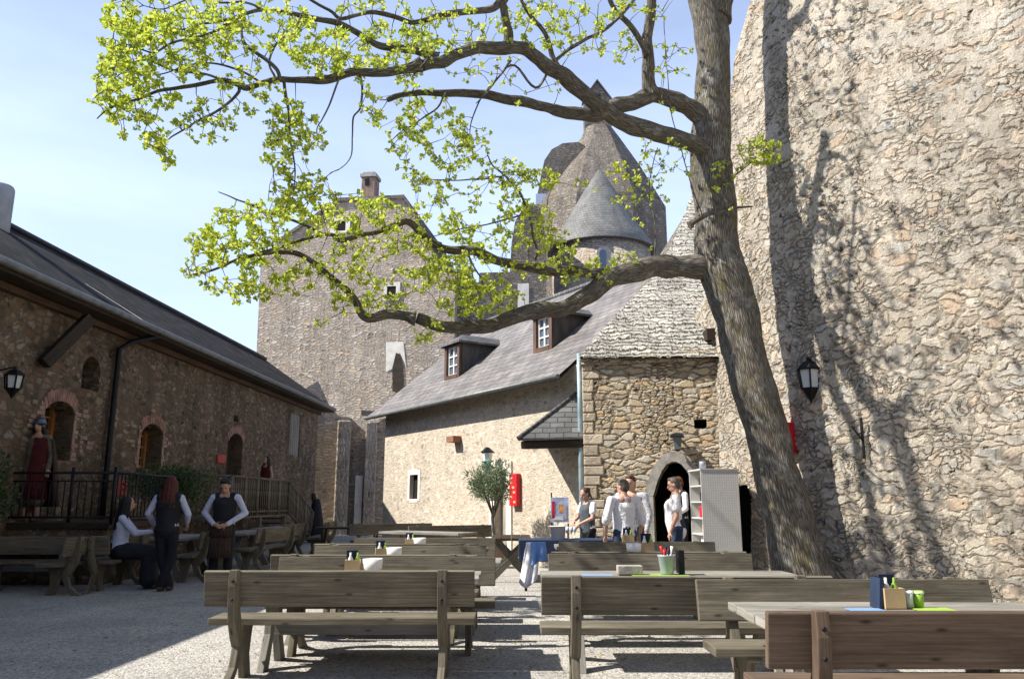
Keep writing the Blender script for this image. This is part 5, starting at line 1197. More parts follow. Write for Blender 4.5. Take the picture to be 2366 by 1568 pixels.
# ================================================================== LITTER ON THE GRAVEL
mb = MB()
for _ in range(2600):
    x, y = random.uniform(-4.5, 5), random.uniform(4.5, 16)
    if random.random() < .5: x, y = random.gauss(.5, 2.4), random.gauss(7.5, 2.2)
    if y < 4.2 or (mnoise.noise(Vector((x*.9, y*.9, 2))) < -.1): continue
    s_ = random.uniform(.008, .024); a = random.uniform(0, 2*PI); u, v = Vector((math.cos(a), math.sin(a), random.uniform(-.3, .3)))*s_, Vector((-math.sin(a), math.cos(a), random.uniform(-.3, .3)))*s_*.6; p = Vector((x, y, .012))
    k = len(mb.v); mb.v += [p-u, p-v, p+u, p+v+Vector((0, 0, .006))]; mb.face((k, k+1, k+2, k+3), [(0, 0)]*4)
tag(mb.build('leaf_litter', leafmat('litter', (.10,.06,.03), (.40,.34,.12), .1), fixn=False), 'small dry bud scales and leaves strewn over the gravel', 'litter', kind='stuff')
# ================================================================== THE BIG TREE
TS = .912
def br(pts, Y0, Y1, w0, w1, wob=0):
    """pts measured on the photo; depth runs from Y0 to Y1, widths in photo px"""
    out = []; n = len(pts); Y0 *= TS; Y1 *= TS
    for i, (x, y) in enumerate(pts):
        u = i/(n-1); Y = Y0+(Y1-Y0)*u+wob*math.sin(i*1.7+x); w_ = w0+(w1-w0)*u
        p = at(x, y, Y); dist = (p-CAM).dot(Vector((0, cp, sp))); out.append((p, w_/2*dist/F))
    return out
def smooth(b, k=4):
    P = [q[0] for q in b]; Rr = [q[1] for q in b]; out = []
    for i in range(len(P)-1):
        p0, p1, p2, p3 = P[max(i-1, 0)], P[i], P[i+1], P[min(i+2, len(P)-1)]
        for j in range(k):
            t = j/k; q = .5*((2*p1)+(p2-p0)*t+(2*p0-5*p1+4*p2-p3)*t*t+(3*p1-p0-3*p2+p3)*t**3)
            out.append((q, Rr[i]+(Rr[i+1]-Rr[i])*t))
    out.append((P[-1], Rr[-1])); return out
TR = [(1858,1345,150,13.6),(1850,1310,135,13.6),(1822,1200,112,13.65),(1784,1052,98,13.75),(1762,960,99,13.8),(1737,881,100,13.85),(1714,790,98,13.9),(1696,710,98,13.95),(1671,631,106,14),(1657,560,98,14.05),(1652,480,95,14.1),(1643,400,96,14.1),(1640,340,92,14.1),(1644,240,82,14.1),(1648,120,76,14.05),(1631,0,80,14),(1612,-120,74,13.9),(1600,-300,60,13.7),(1580,-520,44,13.5)]
trunk = []
for x, y, w_, Y in TR:
    Y *= TS; p = at(x, y, Y); d = (p-CAM).dot(Vector((0, cp, sp))); trunk.append((p, w_/2*d/F))
base = gz(1864, 1352, 0); base.y = 13.6
trunk[0] = (Vector((at(1866, 1340, 13.6*TS).x, 13.6*TS, -.05)), trunk[0][1]*1.12)
T0 = 14.05
branches = [
 # low limb sweeping left
 (br([(1650,622),(1600,613),(1545,616),(1500,618),(1450,630),(1412,646),(1375,672),(1335,695),(1290,712),(1240,722),(1180,735),(1120,751),(1065,756),(1010,748),(960,736)], T0, 12.2, 56, 26), 10),
 (br([(960,736),(900,729),(862,737),(838,728),(818,690),(800,668),(762,634),(726,604),(690,586),(640,582),(600,583),(550,597),(510,614),(470,628),(439,634)], 12.2, 11.0, 24, 3), 8),
 (br([(1412,640),(1370,636),(1320,630),(1260,622),(1183,606),(1130,592),(1088,578),(1040,576),(1015,570)], 13.4, 12.4, 26, 20), 8),
 (br([(1015,570),(983,548),(948,518),(915,526),(887,531),(840,542),(791,556),(766,543),(736,543),(695,556),(651,568),(600,580)], 12.4, 11.2, 17, 5), 7),
 (br([(745,542),(710,520),(661,503),(620,488),(585,473),(550,462),(530,453),(505,443)], 11.8, 11.2, 8, 2), 6),
 # big middle limb
 (br([(1655,362),(1625,346),(1596,333),(1534,312),(1473,292),(1440,280),(1411,266),(1370,240),(1329,205),(1299,174),(1258,143),(1230,126),(1203,112),(1160,112),(1109,114),(1072,122),(1038,134),(1005,146),(973,151)], T0, 10.6, 44, 24), 9),
 (br([(973,151),(912,163),(860,167),(812,168),(752,181),(700,184),(661,184),(640,186),(606,196),(570,201),(540,190),(510,186),(440,196),(400,208),(359,216),(315,229),(273,241),(240,258),(223,272)], 10.6, 9.2, 22, 2.5), 8),
 (br([(1013,136),(963,121),(925,117),(887,113),(860,98),(837,80),(800,60),(762,45),(710,33),(661,25),(630,21),(600,20),(565,30),(535,40),(500,50),(460,60),(425,70),(380,60)], 10.9, 9.6, 20, 3), 8),
 (br([(550,40),(470,85),(399,101),(360,123),(330,118),(299,106),(262,90)], 9.8, 9.3, 7, 2), 6),
 (br([(1164,-5),(1140,12),(1114,25),(1060,33),(1013,40),(970,47),(943,50),(900,38),(862,28),(825,38),(787,43),(760,20),(700,-10)], 11.6, 10.4, 18, 6), 7),
 (br([(648,186),(640,165),(611,141),(588,125),(570,111),(562,92),(560,75),(560,40),(555,0)], 9.9, 9.7, 10, 5), 6),
 (br([(656,191),(662,220),(666,252),(668,285),(671,322),(677,355),(681,392),(680,425),(678,455)], 10, 9.9, 8, 2), 6),
 (br([(555,201),(540,220),(520,241),(495,262),(460,282),(430,300),(399,317),(385,335),(374,352)], 9.9, 9.5, 8, 2), 6),
 (br([(786,176),(760,240),(742,277),(730,300),(735,330)], 10.3, 10.1, 5, 2), 5),
 (br([(832,172),(838,210),(834,250),(817,272),(815,310),(812,352),(800,375),(782,392)], 10.4, 10.2, 6, 1.5), 5),
 (br([(640,186),(620,150),(640,100),(680,70),(700,30)],10.1,10,6,3),5),
 (br([(600,190),(560,165),(500,150),(440,150),(380,170),(330,175)],9.9,9.4,6,2),5),
 (br([(510,186),(470,170),(400,160),(340,140),(290,150),(250,160)],9.6,9.2,6,2),5),
 (br([(600,20),(560,5),(500,8),(440,0),(380,20),(330,10)],9.7,9.3,6,2),5),
 # second limb from the trunk
 (br([(1640,285),(1610,268),(1585,248),(1555,232),(1514,222),(1463,233),(1430,240),(1400,256),(1370,270),(1319,262),(1290,256),(1267,251),(1216,236),(1155,227),(1100,218),(1040,214),(980,215),(930,220),(897,230)], 14.1, 11.4, 46, 12), 9),
 (br([(1506,222),(1500,180),(1496,140),(1494,100),(1500,60),(1506,20),(1508,-20),(1515,-90)], 13.4, 12.8, 32, 18), 8),
 (br([(1496,128),(1478,98),(1462,75),(1445,45),(1425,20),(1410,-5),(1390,-60)], 13.1, 12.4, 14, 9), 7),
 (br([(1172,112),(1175,75),(1168,40),(1162,0),(1150,-60)], 11.9, 11.4, 24, 16), 8),
 (br([(1325,210),(1300,170),(1285,140),(1268,100),(1245,65),(1220,35),(1205,5),(1195,-40)], 12.6, 12.0, 14, 7), 7),
 (br([(1278,150),(1310,120),(1350,92),(1390,72),(1425,42),(1460,10),(1490,-30)], 12.5, 12.3, 8, 8), 6),
 (br([(1270,158),(1240,200),(1190,150),(1150,180),(1110,230),(1090,280),(1085,320)], 12.3, 11.8, 7, 2), 5),
 (br([(1180,140),(1140,190),(1100,240)], 11.9, 11.5, 6, 2), 5),
 # hanging group in the middle
 (br([(1238,600),(1235,560),(1228,510),(1210,470),(1198,442),(1180,420),(1160,402),(1140,385),(1128,360)], 12.6, 11.8, 8, 3), 5),
 (br([(1160,408),(1120,412),(1070,415),(1010,416),(943,420)], 11.9, 11.3, 5, 2), 5),
 (br([(1225,495),(1180,505),(1120,520),(1060,530),(1000,545)], 12.5, 11.9, 5, 2), 5),
 (br([(1075,575),(1090,610),(1110,640),(1120,665)], 12.4, 12.1, 6, 2), 5),
 (br([(1510,610),(1515,560),(1512,510),(1500,440),(1505,390),(1520,340)], 13.6, 13.4, 4, 2), 4),
 (br([(1030,216),(1010,250),(960,285),(930,300),(900,330)],11.6,11.2,5,2),5),
 # stub and twigs at right of the trunk
 (br([(1592,521),(1618,508),(1640,494),(1670,486),(1700,481),(1738,478)], 13.55, 13.5, 14, 4), 7),
 (br([(1680,420),(1700,400),(1730,380),(1765,350),(1800,340)], 13.8, 13.4, 4, 1.5), 5),
 (br([(1625,505),(1612,470),(1590,400),(1570,330),(1555,270),(1545,200),(1538,120),(1535,40)], 13.5, 13.4, 3, 2), 4),
 # above the picture, casting shadows on the great wall
 (br([(1655,40),(1700,-60),(1770,-170),(1830,-300),(1870,-450)], 14, 13.4, 50, 18), 8),
 (br([(1622,-80),(1560,-180),(1490,-300),(1450,-420)], 13.9, 12.8, 44, 14), 8),
 (br([(1770,-170),(1860,-210),(1950,-260)], 13.7, 13.2, 22, 8), 7),
 (br([(1508,-20),(1450,-130),(1380,-220)], 12.9, 12.2, 18, 6), 6),
]
tree = empty('big_maple_tree', 'large leaning maple with fresh yellow green leaves spreading over the courtyard', 'tree', (trunk[0][0].x, 13.6*TS, 0), world=True)
nodes = []; rad_n = []
mb = MB(); ts = smooth(trunk, 6); mb.tube([q[0] for q in ts], [q[1] for q in ts], 40, jit=.10)
smb = []
for b, k in branches:
    s_ = smooth(b, 5)
    wn = [(q[0]+Vector((mnoise.noise(q[0]*2.1), mnoise.noise(q[0]*2.1+Vector((9, 0, 0))), mnoise.noise(q[0]*2.1+Vector((0, 9, 0)))))*min(.06, q[1]*1.0+.02)*(0 if i < 2 else 1), q[1]*(1+.14*mnoise.noise(q[0]*4))) for i, q in enumerate(s_)]
    if b[0][1] > .05: wn[0] = (wn[0][0], wn[0][1]*1.5); wn[1] = (wn[1][0], wn[1][1]*1.28); wn[2] = (wn[2][0], wn[2][1]*1.12)
    mb.tube([q[0] for q in wn], [max(q[1], .006) for q in wn], max(6, int(k*1.6)), jit=.12 if b[0][1] > .04 else 0)
    for q in wn:
        if q[1] < .13: nodes.append(q[0]); rad_n.append(q[1])
# foliage clumps (photo px): cx, cy, rx, ry, density
REG = [(330,45,85,60,1.2),(275,110,45,60,1.1),(285,175,60,60,1.2),(260,240,48,40,1.1),(400,110,80,70,.9),(350,230,60,50,.9),(340,310,55,28,.9),(385,350,28,36,.8),(440,250,60,40,.5),(480,50,90,50,.9),(520,140,80,60,.6),(620,50,90,50,.7),(560,225,60,40,.35),(690,90,80,60,.7),(745,140,60,40,.7),(480,290,60,40,.5),
 (620,240,60,50,.4),(660,290,60,60,.6),(710,310,45,45,.6),(650,350,55,50,.5),(685,410,36,45,.9),(820,110,90,50,.6),(900,90,70,60,.8),(900,180,80,30,.5),(1000,60,70,50,.5),(880,20,100,20,.6),(980,100,60,50,.7),(1070,60,50,50,.3),(1080,150,70,35,.35),(870,245,40,40,.7),(925,315,40,40,.9),(905,260,50,40,.5),(985,240,55,35,.7),(1020,300,70,50,.9),(1040,345,55,45,.9),(980,390,60,28,.8),(1080,330,50,60,.4),
 (1140,100,60,60,.25),(1230,60,80,50,.5),(1330,50,80,45,.7),(1330,110,70,30,.5),(1420,40,50,50,.6),(1480,30,60,30,.4),(1440,110,40,40,.5),(1530,90,40,60,.35),(1560,150,45,50,.3),(1545,215,40,40,.35),(1300,200,50,40,.12),(1170,190,50,60,.12),(1240,30,60,30,.5),
 (560,500,60,30,.8),(500,560,62,45,1.1),(470,620,45,36,.9),(560,560,80,60,1.0),(640,520,80,55,1.2),(720,480,80,45,1.1),(700,430,70,35,.5),(780,520,60,35,.9),(540,660,60,28,.6),(610,640,70,50,.9),(680,640,60,40,.8),(560,690,26,12,.7),(870,500,60,40,1.2),(850,470,40,25,.8),(900,560,60,35,.6),(800,610,70,45,.7),(830,650,60,40,.3),(760,660,60,25,.6),(810,700,40,22,.9),(740,745,32,7,.9),(870,700,50,28,.7),(930,700,45,25,.6),(960,600,55,60,.6),(1020,610,50,60,.6),(940,650,50,40,.5),
 (1010,500,60,40,.9),(1060,540,60,40,.8),(1080,440,60,50,.45),(1000,440,50,35,.4),(1060,620,60,60,.8),(1080,690,70,42,1.3),(1050,720,40,20,.7),(1140,640,70,45,.8),(1160,690,50,30,.8),(1120,560,60,40,.7),(1180,480,45,60,.8),(1250,415,38,24,1.4),(1200,420,40,30,.8),(1170,400,50,36,.6),(1230,520,55,45,.9),(1250,580,60,36,.8),(1300,630,50,30,.8),(1330,600,50,30,.7),(1380,630,50,25,.6),(1430,600,40,25,.4),(1290,560,40,30,.5),(990,772,30,24,.8),(985,750,25,12,.6),
 (1450,420,55,60,.22),(1490,400,50,50,.25),(1500,480,50,60,.25),(1420,400,25,22,.5),(1470,590,40,25,.4),(1360,420,40,24,.2),(1520,340,50,30,.25),(1560,380,40,60,.15),
 (1760,350,52,30,1.6),(1720,375,25,18,1.2),(1672,398,26,26,1.1),(1660,440,16,30,.7),(1700,470,40,14,.2)]
nodes = np.array([list(v) for v in nodes]); proj = np.array([[ (v[0]*0), 0] for v in nodes], float)
def pix(v):
    d = Vector(v)-CAM; c = d.dot(Vector((0, cp, sp))); return 1183+F*d.x/c, 784-F*d.dot(Vector((0, -sp, cp)))/c
proj = np.array([pix(v) for v in nodes])
targets = []
for (cx, cy, rx, ry, dn) in REG:
    n = int(PI*rx*ry/98*dn*(.9 if cx < 760 and cy < 300 else 1))
    for _ in range(n):
        a = random.uniform(0, 2*PI); s_ = math.sqrt(random.random())*1.08; x, y = cx+rx*s_*math.cos(a), cy+ry*s_*math.sin(a)
        if mnoise.noise(Vector((x/34, y/34, 1.3))) < -.24: continue
        dd = (proj[:, 0]-x)**2+(proj[:, 1]-y)**2; near = np.argsort(dd)[:6]; Yb = nodes[near[random.randrange(6)], 1]
        targets.append(at(x, y, max(7.5, Yb+random.gauss(0, .42))))
# crown continuing above and around the picture
for _ in range(1500):
    x, y = random.uniform(250, 2050), random.uniform(-420, -15)
    if mnoise.noise(Vector((x/90, y/90, 4))) < -.02: continue
    targets.append(at(x, y, random.uniform(9.0, 12.4) if x < 1600 else random.uniform(11.3, 12.6)))
T = np.array([list(t) for t in targets])
# every tuft hangs on a twig that joins the nearest wood
d0 = np.array([np.min(np.sum((nodes-t)**2, 1)) for t in T]); order = np.argsort(d0)
cap = np.zeros((len(nodes)+len(T)*4, 3)); cap[:len(nodes)] = nodes; cnt = len(nodes)
tw_ = MB(); leaves = MB()
def twig(a, b, r0, r1):
    m_ = a.lerp(b, .5)+Vector((random.gauss(0, .03), random.gauss(0, .03), random.gauss(.02, .03)))*(b-a).length*2
    tw_.tube([a, m_, b], [r0, (r0+r1)/2, r1], 4, caps=False); return m_
def tuft(c, s):
    n = random.randint(7, 11)
    for i in range(n):
        d = Vector((random.gauss(0, 1), random.gauss(0, 1), random.gauss(.1, .8))).normalized()
        L_ = s*random.uniform(.55, 1.15); side = d.cross(Vector((random.gauss(0, 1), random.gauss(0, 1), random.gauss(0, 1)))).normalized()*L_*.42; nn_ = d.cross(side).normalized()*L_*.16
        p = c+d*s*.15; k = len(leaves.v)
        leaves.v += [p, p+d*L_*.35+side+nn_, p+d*L_*.72+side*.7, p+d*L_, p+d*L_*.72-side*.7, p+d*L_*.35-side+nn_, p+d*L_*.5]
        for q in ((0, 1, 2, 6), (6, 2, 3, 4), (0, 6, 4, 5)): leaves.face([k+j for j in q], [(0, 0)]*4)
for i in order:
    t = T[i]; dd = np.sum((cap[:cnt]-t)**2, 1); j = int(np.argmin(dd+ (np.arange(cnt) >= len(nodes))*.01)); a = Vector(cap[j]); b = Vector(t); L_ = (b-a).length
    if L_ > 1.3: continue
    r0 = .011 if j < len(nodes) else .0065
    if L_ > .04: m_ = twig(a, b, r0 if L_ > .3 else r0*.7, .0035)
    else: m_ = b
    cap[cnt] = t; cap[cnt+1] = list(m_); cnt += 2
    tuft(b, random.uniform(.04, .07))
k0 = len(mb.v); mb.v += tw_.v
for f, u, s_ in zip(tw_.f, tw_.uv, tw_.smooth): mb.f.append(tuple(q+k0 for q in f)); mb.uv.append(u); mb.smooth.append(True)
mb.build('trunk', M_bark, tree, fixn=False)
leaves.build('crown', M_leaf, tree, fixn=False)
print('tufts', len(T), 'leaf faces', len(leaves.f))
# ================================================================== PEOPLE
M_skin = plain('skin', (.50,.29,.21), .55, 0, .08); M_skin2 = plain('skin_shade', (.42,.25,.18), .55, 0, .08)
HAIR = {'brown': (.06,.035,.02), 'black': (.01,.009,.009), 'auburn': (.17,.055,.02), 'red': (.07,.014,.011), 'grey': (.10,.08,.065)}
for k, c in list(HAIR.items()): HAIR[k] = plain('hair_'+k, c, .6, 0, .3, 40)
M_shirt = plain('white_shirt', (.74,.73,.75), .85, 0, .06, 5, .9); M_vest = plain('black_vest', (.013,.014,.02), .8, 0, .2); M_trou = plain('dark_trousers', (.012,.013,.02), .85, 0, .2)
M_jean = plain('navy_trousers', (.03,.045,.09), .85, 0, .2); M_grey = plain('grey_vest', (.07,.085,.10), .85, 0, .2); M_shoe = plain('brown_shoe', (.08,.04,.025), .5, 0, .1)
M_blou = plain('pale_blouse', (.50,.53,.68), .85, 0, .1, 5, .9); M_eye = plain('eye_dark', (.02,.015,.012), .3, 0, .05); M_lip = plain('lips', (.42,.13,.11), .5, 0, .05)
M_apron = plain('brown_apron', (.045,.028,.02), .9, 0, .2); M_beige = plain('beige_surcoat', (.16,.135,.10), .9, 0, .25, 5, .3); M_maroon = plain('maroon_cloth', (.07,.009,.011), .9, 0, .25, 5, .3); M_mail = plain('helm_steel', (.12,.15,.18), .35, .7, .25, 30)
def J(**kw):
    d = dict(head=(0, .02, 1.62), neck=(0, 0, 1.46), chest=(0, .01, 1.28), waist=(0, .01, 1.06), pelvis=(0, 0, .94),
             shL=(-.178, 0, 1.40), shR=(.178, 0, 1.40), elL=(-.25, -.02, 1.13), elR=(.25, -.02, 1.13), wrL=(-.26, .06, .88), wrR=(.26, .06, .88),
             hiL=(-.095, 0, .92), hiR=(.095, 0, .92), knL=(-.11, .03, .50), knR=(.11, .03, .50), anL=(-.12, -.01, .09), anR=(.12, -.01, .09))
    d.update(kw); return {k: Vector(v) for k, v in d.items()}
def remeshed(mb, name, mat, parent, vox, sm=3):
    o = mb.build(name, mat, parent, fixn=True); m = o.modifiers.new('remesh', 'REMESH'); m.mode = 'VOXEL'; m.voxel_size = vox; m.use_smooth_shade = True
    s = o.modifiers.new('smooth', 'SMOOTH'); s.factor = .5; s.iterations = sm; return o
def person(label, loc, rz, j, sc=1.0, hair='brown', hairlen='short', top=M_shirt, sleeve='long', vest=None, bottom=M_trou, skirt=None, apron=None, fem=False, skin=M_skin, vox=.009, cape=None, helm=False, headtilt=(0, 0), hand=(0, .5, -.8), shoes=M_shoe, group=None, flow=None, foot=None):
    r = empty('person', label, 'person', loc, rz, group); r.scale = (sc, sc, sc)
    hd = j['head']; b = MB(); th = 1.0
    Mh = Matrix.Rotation(headtilt[1], 3, 'Z') @ Matrix.Rotation(headtilt[0], 3, 'X')
    H = lambda v: hd + Mh @ Vector(v)
    # skin: head with face, neck, arms with hands, legs - one surface
    b.ell(H((0, 0, .02)), (.076, .094, .098), 16, Mh); b.ell(H((0, .022, -.055)), (.058, .068, .062), 14, Mh); b.ell(H((0, .05, -.088)), (.028, .028, .022), 10, Mh)
    b.capsule(H((0, .085, .015)), H((0, .107, -.025)), .010, .016, 8); b.ell(H((0, .088, -.058)), (.024, .014, .010), 8, Mh)
    for s in (-1, 1): b.ell(H((s*.078, -.002, -.005)), (.012, .02, .032), 8, Mh); b.ell(H((s*.03, .083, .03)), (.02, .01, .008), 8, Mh)
    nk = j['neck']; b.capsule(nk+Vector((0, 0, -.05)), H((0, -.012, -.06)), .060 if not fem else .048, .052 if not fem else .043, 12)
    sw = 1.0 if not fem else .88
    b.capsule(j['chest'], j['waist'], .125*sw, .115*sw, 14); b.capsule(j['waist'], j['pelvis'], .115*sw, .13, 14); b.capsule(j['shL']*.6+j['shR']*.4, j['shR']*.6+j['shL']*.4, .085*sw, .085*sw, 12); b.capsule(j['chest'], nk, .11*sw, .07*sw, 12)
    for s in 'LR':
        sg = -1 if s == 'L' else 1
        b.capsule(j['sh'+s], j['el'+s], .052*sw, .042*sw); b.capsule(j['el'+s], j['wr'+s], .042*sw, .028*sw)
        d = (j['wr'+s]-j['el'+s]).normalized(); hv = Vector(j.get('hd'+s, d*.6+Vector((0, 0, -.3)))).normalized()
        side = hv.cross(Vector((sg*.3, 1, .2))).normalized()
        w0 = j['wr'+s]; pc = w0+hv*.055; b.capsule(w0, pc+hv*.02, .026, .03, 10); b.capsule(pc-side*.018, pc+side*.018, .018, .018, 8)
        nrm = hv.cross(side).normalized(); 
        if nrm.dot(j['chest']-w0) < 0: nrm = -nrm
        for f, (off, ln) in enumerate(((-.03, .062), (-.01, .072), (.011, .068), (.03, .052))):
            a0 = pc+hv*.03+side*off; a1 = a0+hv*ln*.5+nrm*.008; a2 = a1+(hv*.6+nrm*.7).normalized()*ln*.5; b.capsule(a0, a1, .0095, .009, 6); b.capsule(a1, a2, .009, .008, 6)
        tb_ = w0+hv*.03+side*(-.03); b.capsule(tb_, tb_+(hv*.6-side*.6+nrm*.4).normalized()*.055, .012, .009, 6)
        b.capsule(j['hi'+s], j['kn'+s], .082, .056, 12); b.capsule(j['kn'+s], j['an'+s], .055, .038, 12)
        tdir = Vector(foot[s]) if foot else Vector((sg*.03, 1, 0)); b.capsule(j['an'+s]+Vector((0, 0, -.035)), j['an'+s]+tdir.normalized()*.13+Vector((0, 0, -.05)), .038, .032, 10)
    body = remeshed(b, 'body', skin, r, vox)
    # eyes and mouth
    for s in (-1, 1):
        e = MB(); e.ell(H((s*.031, .0885, .012)), (.0115, .006, .007), 10, Mh); e.build('eye', M_eye, r)
    e = MB(); e.ell(H((0, .1, -.06)), (.022, .005, .006), 10, Mh); e.build('mouth', M_lip, r)
    # hair
    h = MB()
    if not helm:
        h.ell(H((0, -.018, .042)), (.086, .092, .088), 16, Mh); h.ell(H((0, -.04, 0)), (.08, .07, .09), 12, Mh)
        if hairlen == 'long':
            for k in range(9):
                a = R(-200+k*27.5); x, y = .078*math.cos(a), .07*math.sin(a)-.02
                pt = H((x, y, .03)); h.capsule(pt, Vector((pt.x*1.0+x*.25, pt.y+y*.25-.01, nk.z+.0)), .03, .032, 8); h.capsule(Vector((pt.x+x*.25, pt.y+y*.25-.01, nk.z)), Vector((pt.x+x*.5, nk.y-.07+y*.6, nk.z-.2)), .035, .018, 8)
        if hairlen == 'bun':
            h.ell(H((0, -.1, .05)), (.04, .04, .045), 10, Mh)
            h.capsule(H((0, -.09, .02)), H((.01, -.13, -.12)), .03, .012, 8)
        if hairlen == 'short': h.ell(H((0, .035, .098)), (.06, .045, .03), 10, Mh)
        remeshed(h, 'hair', HAIR[hair], r, vox, 2)
    else:
        h.ell(H((0, -.005, .05)), (.1, .11, .10), 16, Mh); h.capsule(H((0, .1, .05)), H((0, .115, -.02)), .014, .012, 6); h.lathe([(.11, 0), (.118, .012), (.11, .024)], H((0, 0, .02)), 20); remeshed(h, 'helmet', M_mail, r, vox, 1)
        h = MB(); h.ell(H((0, -.03, -.02)), (.095, .085, .11), 14, Mh); h.capsule(H((-.06, -.04, -.08)), nk+Vector((-.1, -.04, -.1)), .05, .07); h.capsule(H((.06, -.04, -.08)), nk+Vector((.1, -.04, -.1)), .05, .07); h.capsule(H((0, -.06, -.08)), nk+Vector((0, -.08, -.12)), .06, .07); remeshed(h, 'hair', HAIR['black'], r, vox, 2)
    # clothes
    c = MB(); g = .018; lo_ = Vector((0, 0, .07)) if (vest or skirt) else Vector((0, 0, 0))
    c.capsule(j['chest'], j['waist'], .138*sw+g*.3, .125*sw+g*.6, 16); c.capsule(j['waist'], j['pelvis']+Vector((0, 0, -.04))+lo_, .125*sw+g*.6, .14+g*.5, 16)
    for a, d_ in (('shL', -1), ('shR', 1)): c.capsule(j['chest']+Vector((d_*.07, 0, .02)), j['waist']+Vector((d_*.055, 0, 0)), .10*sw+g, .09*sw+g, 12); c.capsule(j['waist']+Vector((d_*.055, 0, 0)), j['pelvis']+Vector((d_*.07, 0, -.03))+lo_, .09*sw+g, .10+g*.5, 12)
    c.capsule(j['shL']*.93+j['shR']*.07, j['shR']*.93+j['shL']*.07, .056*sw+g*.5, .056*sw+g*.5, 12); c.capsule(j['chest']+Vector((0, 0, .02)), nk+Vector((0, -.015, -.025)), .12*sw+g*.4, .068, 12)
    for s in 'LR': c.capsule(j['sh'+s].lerp(nk, .15), nk+Vector((0, -.02, -.035)), .058, .058, 10)
    for s in 'LR':
        e_ = j['el'+s]; w_ = j['wr'+s]; s_ = j['sh'+s]
        if sleeve == 'long': c.capsule(s_, e_, .05*sw+g*.5, .043*sw+g*.5); c.capsule(e_, e_.lerp(w_, .93), .043*sw+g*.6, .032*sw+g*.5)
        elif sleeve == 'short': c.capsule(s_, s_.lerp(e_, .55), .056*sw+g*.8, .058*sw+g)
        elif sleeve == 'rolled': c.capsule(s_, e_, .056*sw+g*.8, .052*sw+g*.9); c.capsule(e_, e_.lerp(w_, .12), .052*sw+g*.9, .052*sw+g*.9)
    remeshed(c, 'top', top, r, vox)
    if vest:
        c = MB(); g2 = .032
        c.capsule(j['chest'], j['waist'], .138*sw+g2*.7, .125*sw+g2, 16); c.capsule(j['waist'], j['pelvis']+Vector((0, 0, .0)), .125*sw+g2, .14+g2*.8, 16)
        for d_ in (-1, 1):
            c.capsule(j['chest']+Vector((d_*.07, -.0, .02)), j['waist']+Vector((d_*.055, 0, 0)), .10*sw+g2, .09*sw+g2, 12); c.capsule(j['chest']+Vector((d_*.07, 0, .03)), nk+Vector((d_*.085, -.015, -.055)), .1*sw+g2*.6, .05, 10); c.capsule(j['chest']+Vector((d_*.075, -.01, .06)), Vector((d_*.115, -.01, j['shL'].z+.01)), .1*sw, .084, 12); c.capsule(j['waist']+Vector((d_*.05, 0, 0)), j['pelvis']+Vector((d_*.06, 0, 0)), .09*sw+g2, .1+g2*.7, 12)
        remeshed(c, 'vest', vest, r, vox)
    c = MB(); g3 = .02
    if skirt:
        k0, k1 = (j['knL']+j['knR'])/2, skirt[1]
        c.capsule(j['pelvis']+Vector((0, 0, .04)), j['pelvis'], .15, .16, 16)
        for s in 'LR': c.capsule(j['hi'+s], j['kn'+s], .13, .12, 12); c.capsule(j['kn'+s], j['kn'+s].lerp(j['an'+s], k1), .12, .14, 12)
        c.capsule((j['hiL']+j['hiR'])/2, k0, .12, .12, 12); c.capsule(k0, k0.lerp((j['anL']+j['anR'])/2, k1), .12, .14, 12)
        remeshed(c, 'skirt', skirt[0], r, vox)
    else:
        c.capsule(j['pelvis']+Vector((0, 0, .05)), j['pelvis']+Vector((0, 0, -.03)), .135, .14, 14)
        for s in 'LR': c.capsule(j['hi'+s], j['kn'+s], .092+g3*.4, .066+g3*.6, 12); c.capsule(j['kn'+s], j['kn'+s].lerp(j['an'+s], .97), .066+g3*.6, .05+g3, 12)
        remeshed(c, 'trousers', bottom, r, vox)
    for s in 'LR':
        c = MB(); tdir = Vector(foot[s]) if foot else Vector(((-1 if s == 'L' else 1)*.03, 1, 0)); c.capsule(j['an'+s]+Vector((0, -.02, -.04)), j['an'+s]+tdir.normalized()*.15+Vector((0, 0, -.052)), .047, .04, 10); remeshed(c, 'shoe', shoes, r, vox, 1)
    if apron:
        c = MB(); p = j['pelvis']; a0 = [Vector((x, math.sqrt(max(0, .17**2-(x*.8)**2))+.015, 0)) for x in np.linspace(-.17, .17, 9)]
        for z0, z1, o0, o1 in ((.1, -.15, 0, .02), (-.15, -.48, .02, .05)):
            for i in range(8): c.quad(p+a0[i]+Vector((0, o0, z0)), p+a0[i+1]+Vector((0, o0, z0)), p+a0[i+1]*1.08+Vector((0, o1, z1)), p+a0[i]*1.08+Vector((0, o1, z1)), sm=True)
        o = c.build('apron', apron, r); m = o.modifiers.new('thick', 'SOLIDIFY'); m.thickness = .006
    for cp_ in ((cape,) if cape and not isinstance(cape, list) else (cape or ())):
        c = MB()
        for (a, b_, ra, rb) in cp_[1]: c.capsule(Vector(a), Vector(b_), ra, rb, 14)
        remeshed(c, cp_[2], cp_[0], r, vox)
    return r
def loft(name, mat, par, a0, a1, levels, off=(0, 0)):
    """open cloth sheet hung round the body: levels = (z, rx, ry)"""
    c = MB(); n = 22; k = 0
    for (z, rx, ry) in levels:
        for i in range(n+1):
            a = R(a0+(a1-a0)*i/n); f = 1+.05*math.sin(i*1.9)*(1.4-z)*1.2; c.v.append(Vector((off[0]+rx*f*math.cos(a), off[1]+ry*f*math.sin(a), z)))
    for l in range(len(levels)-1):
        for i in range(n): q = l*(n+1)+i; c.face((q, q+1, q+n+2, q+n+1), None, True)
    o = c.build(name, mat, par); m = o.modifiers.new('thick', 'SOLIDIFY'); m.thickness = .01; return o
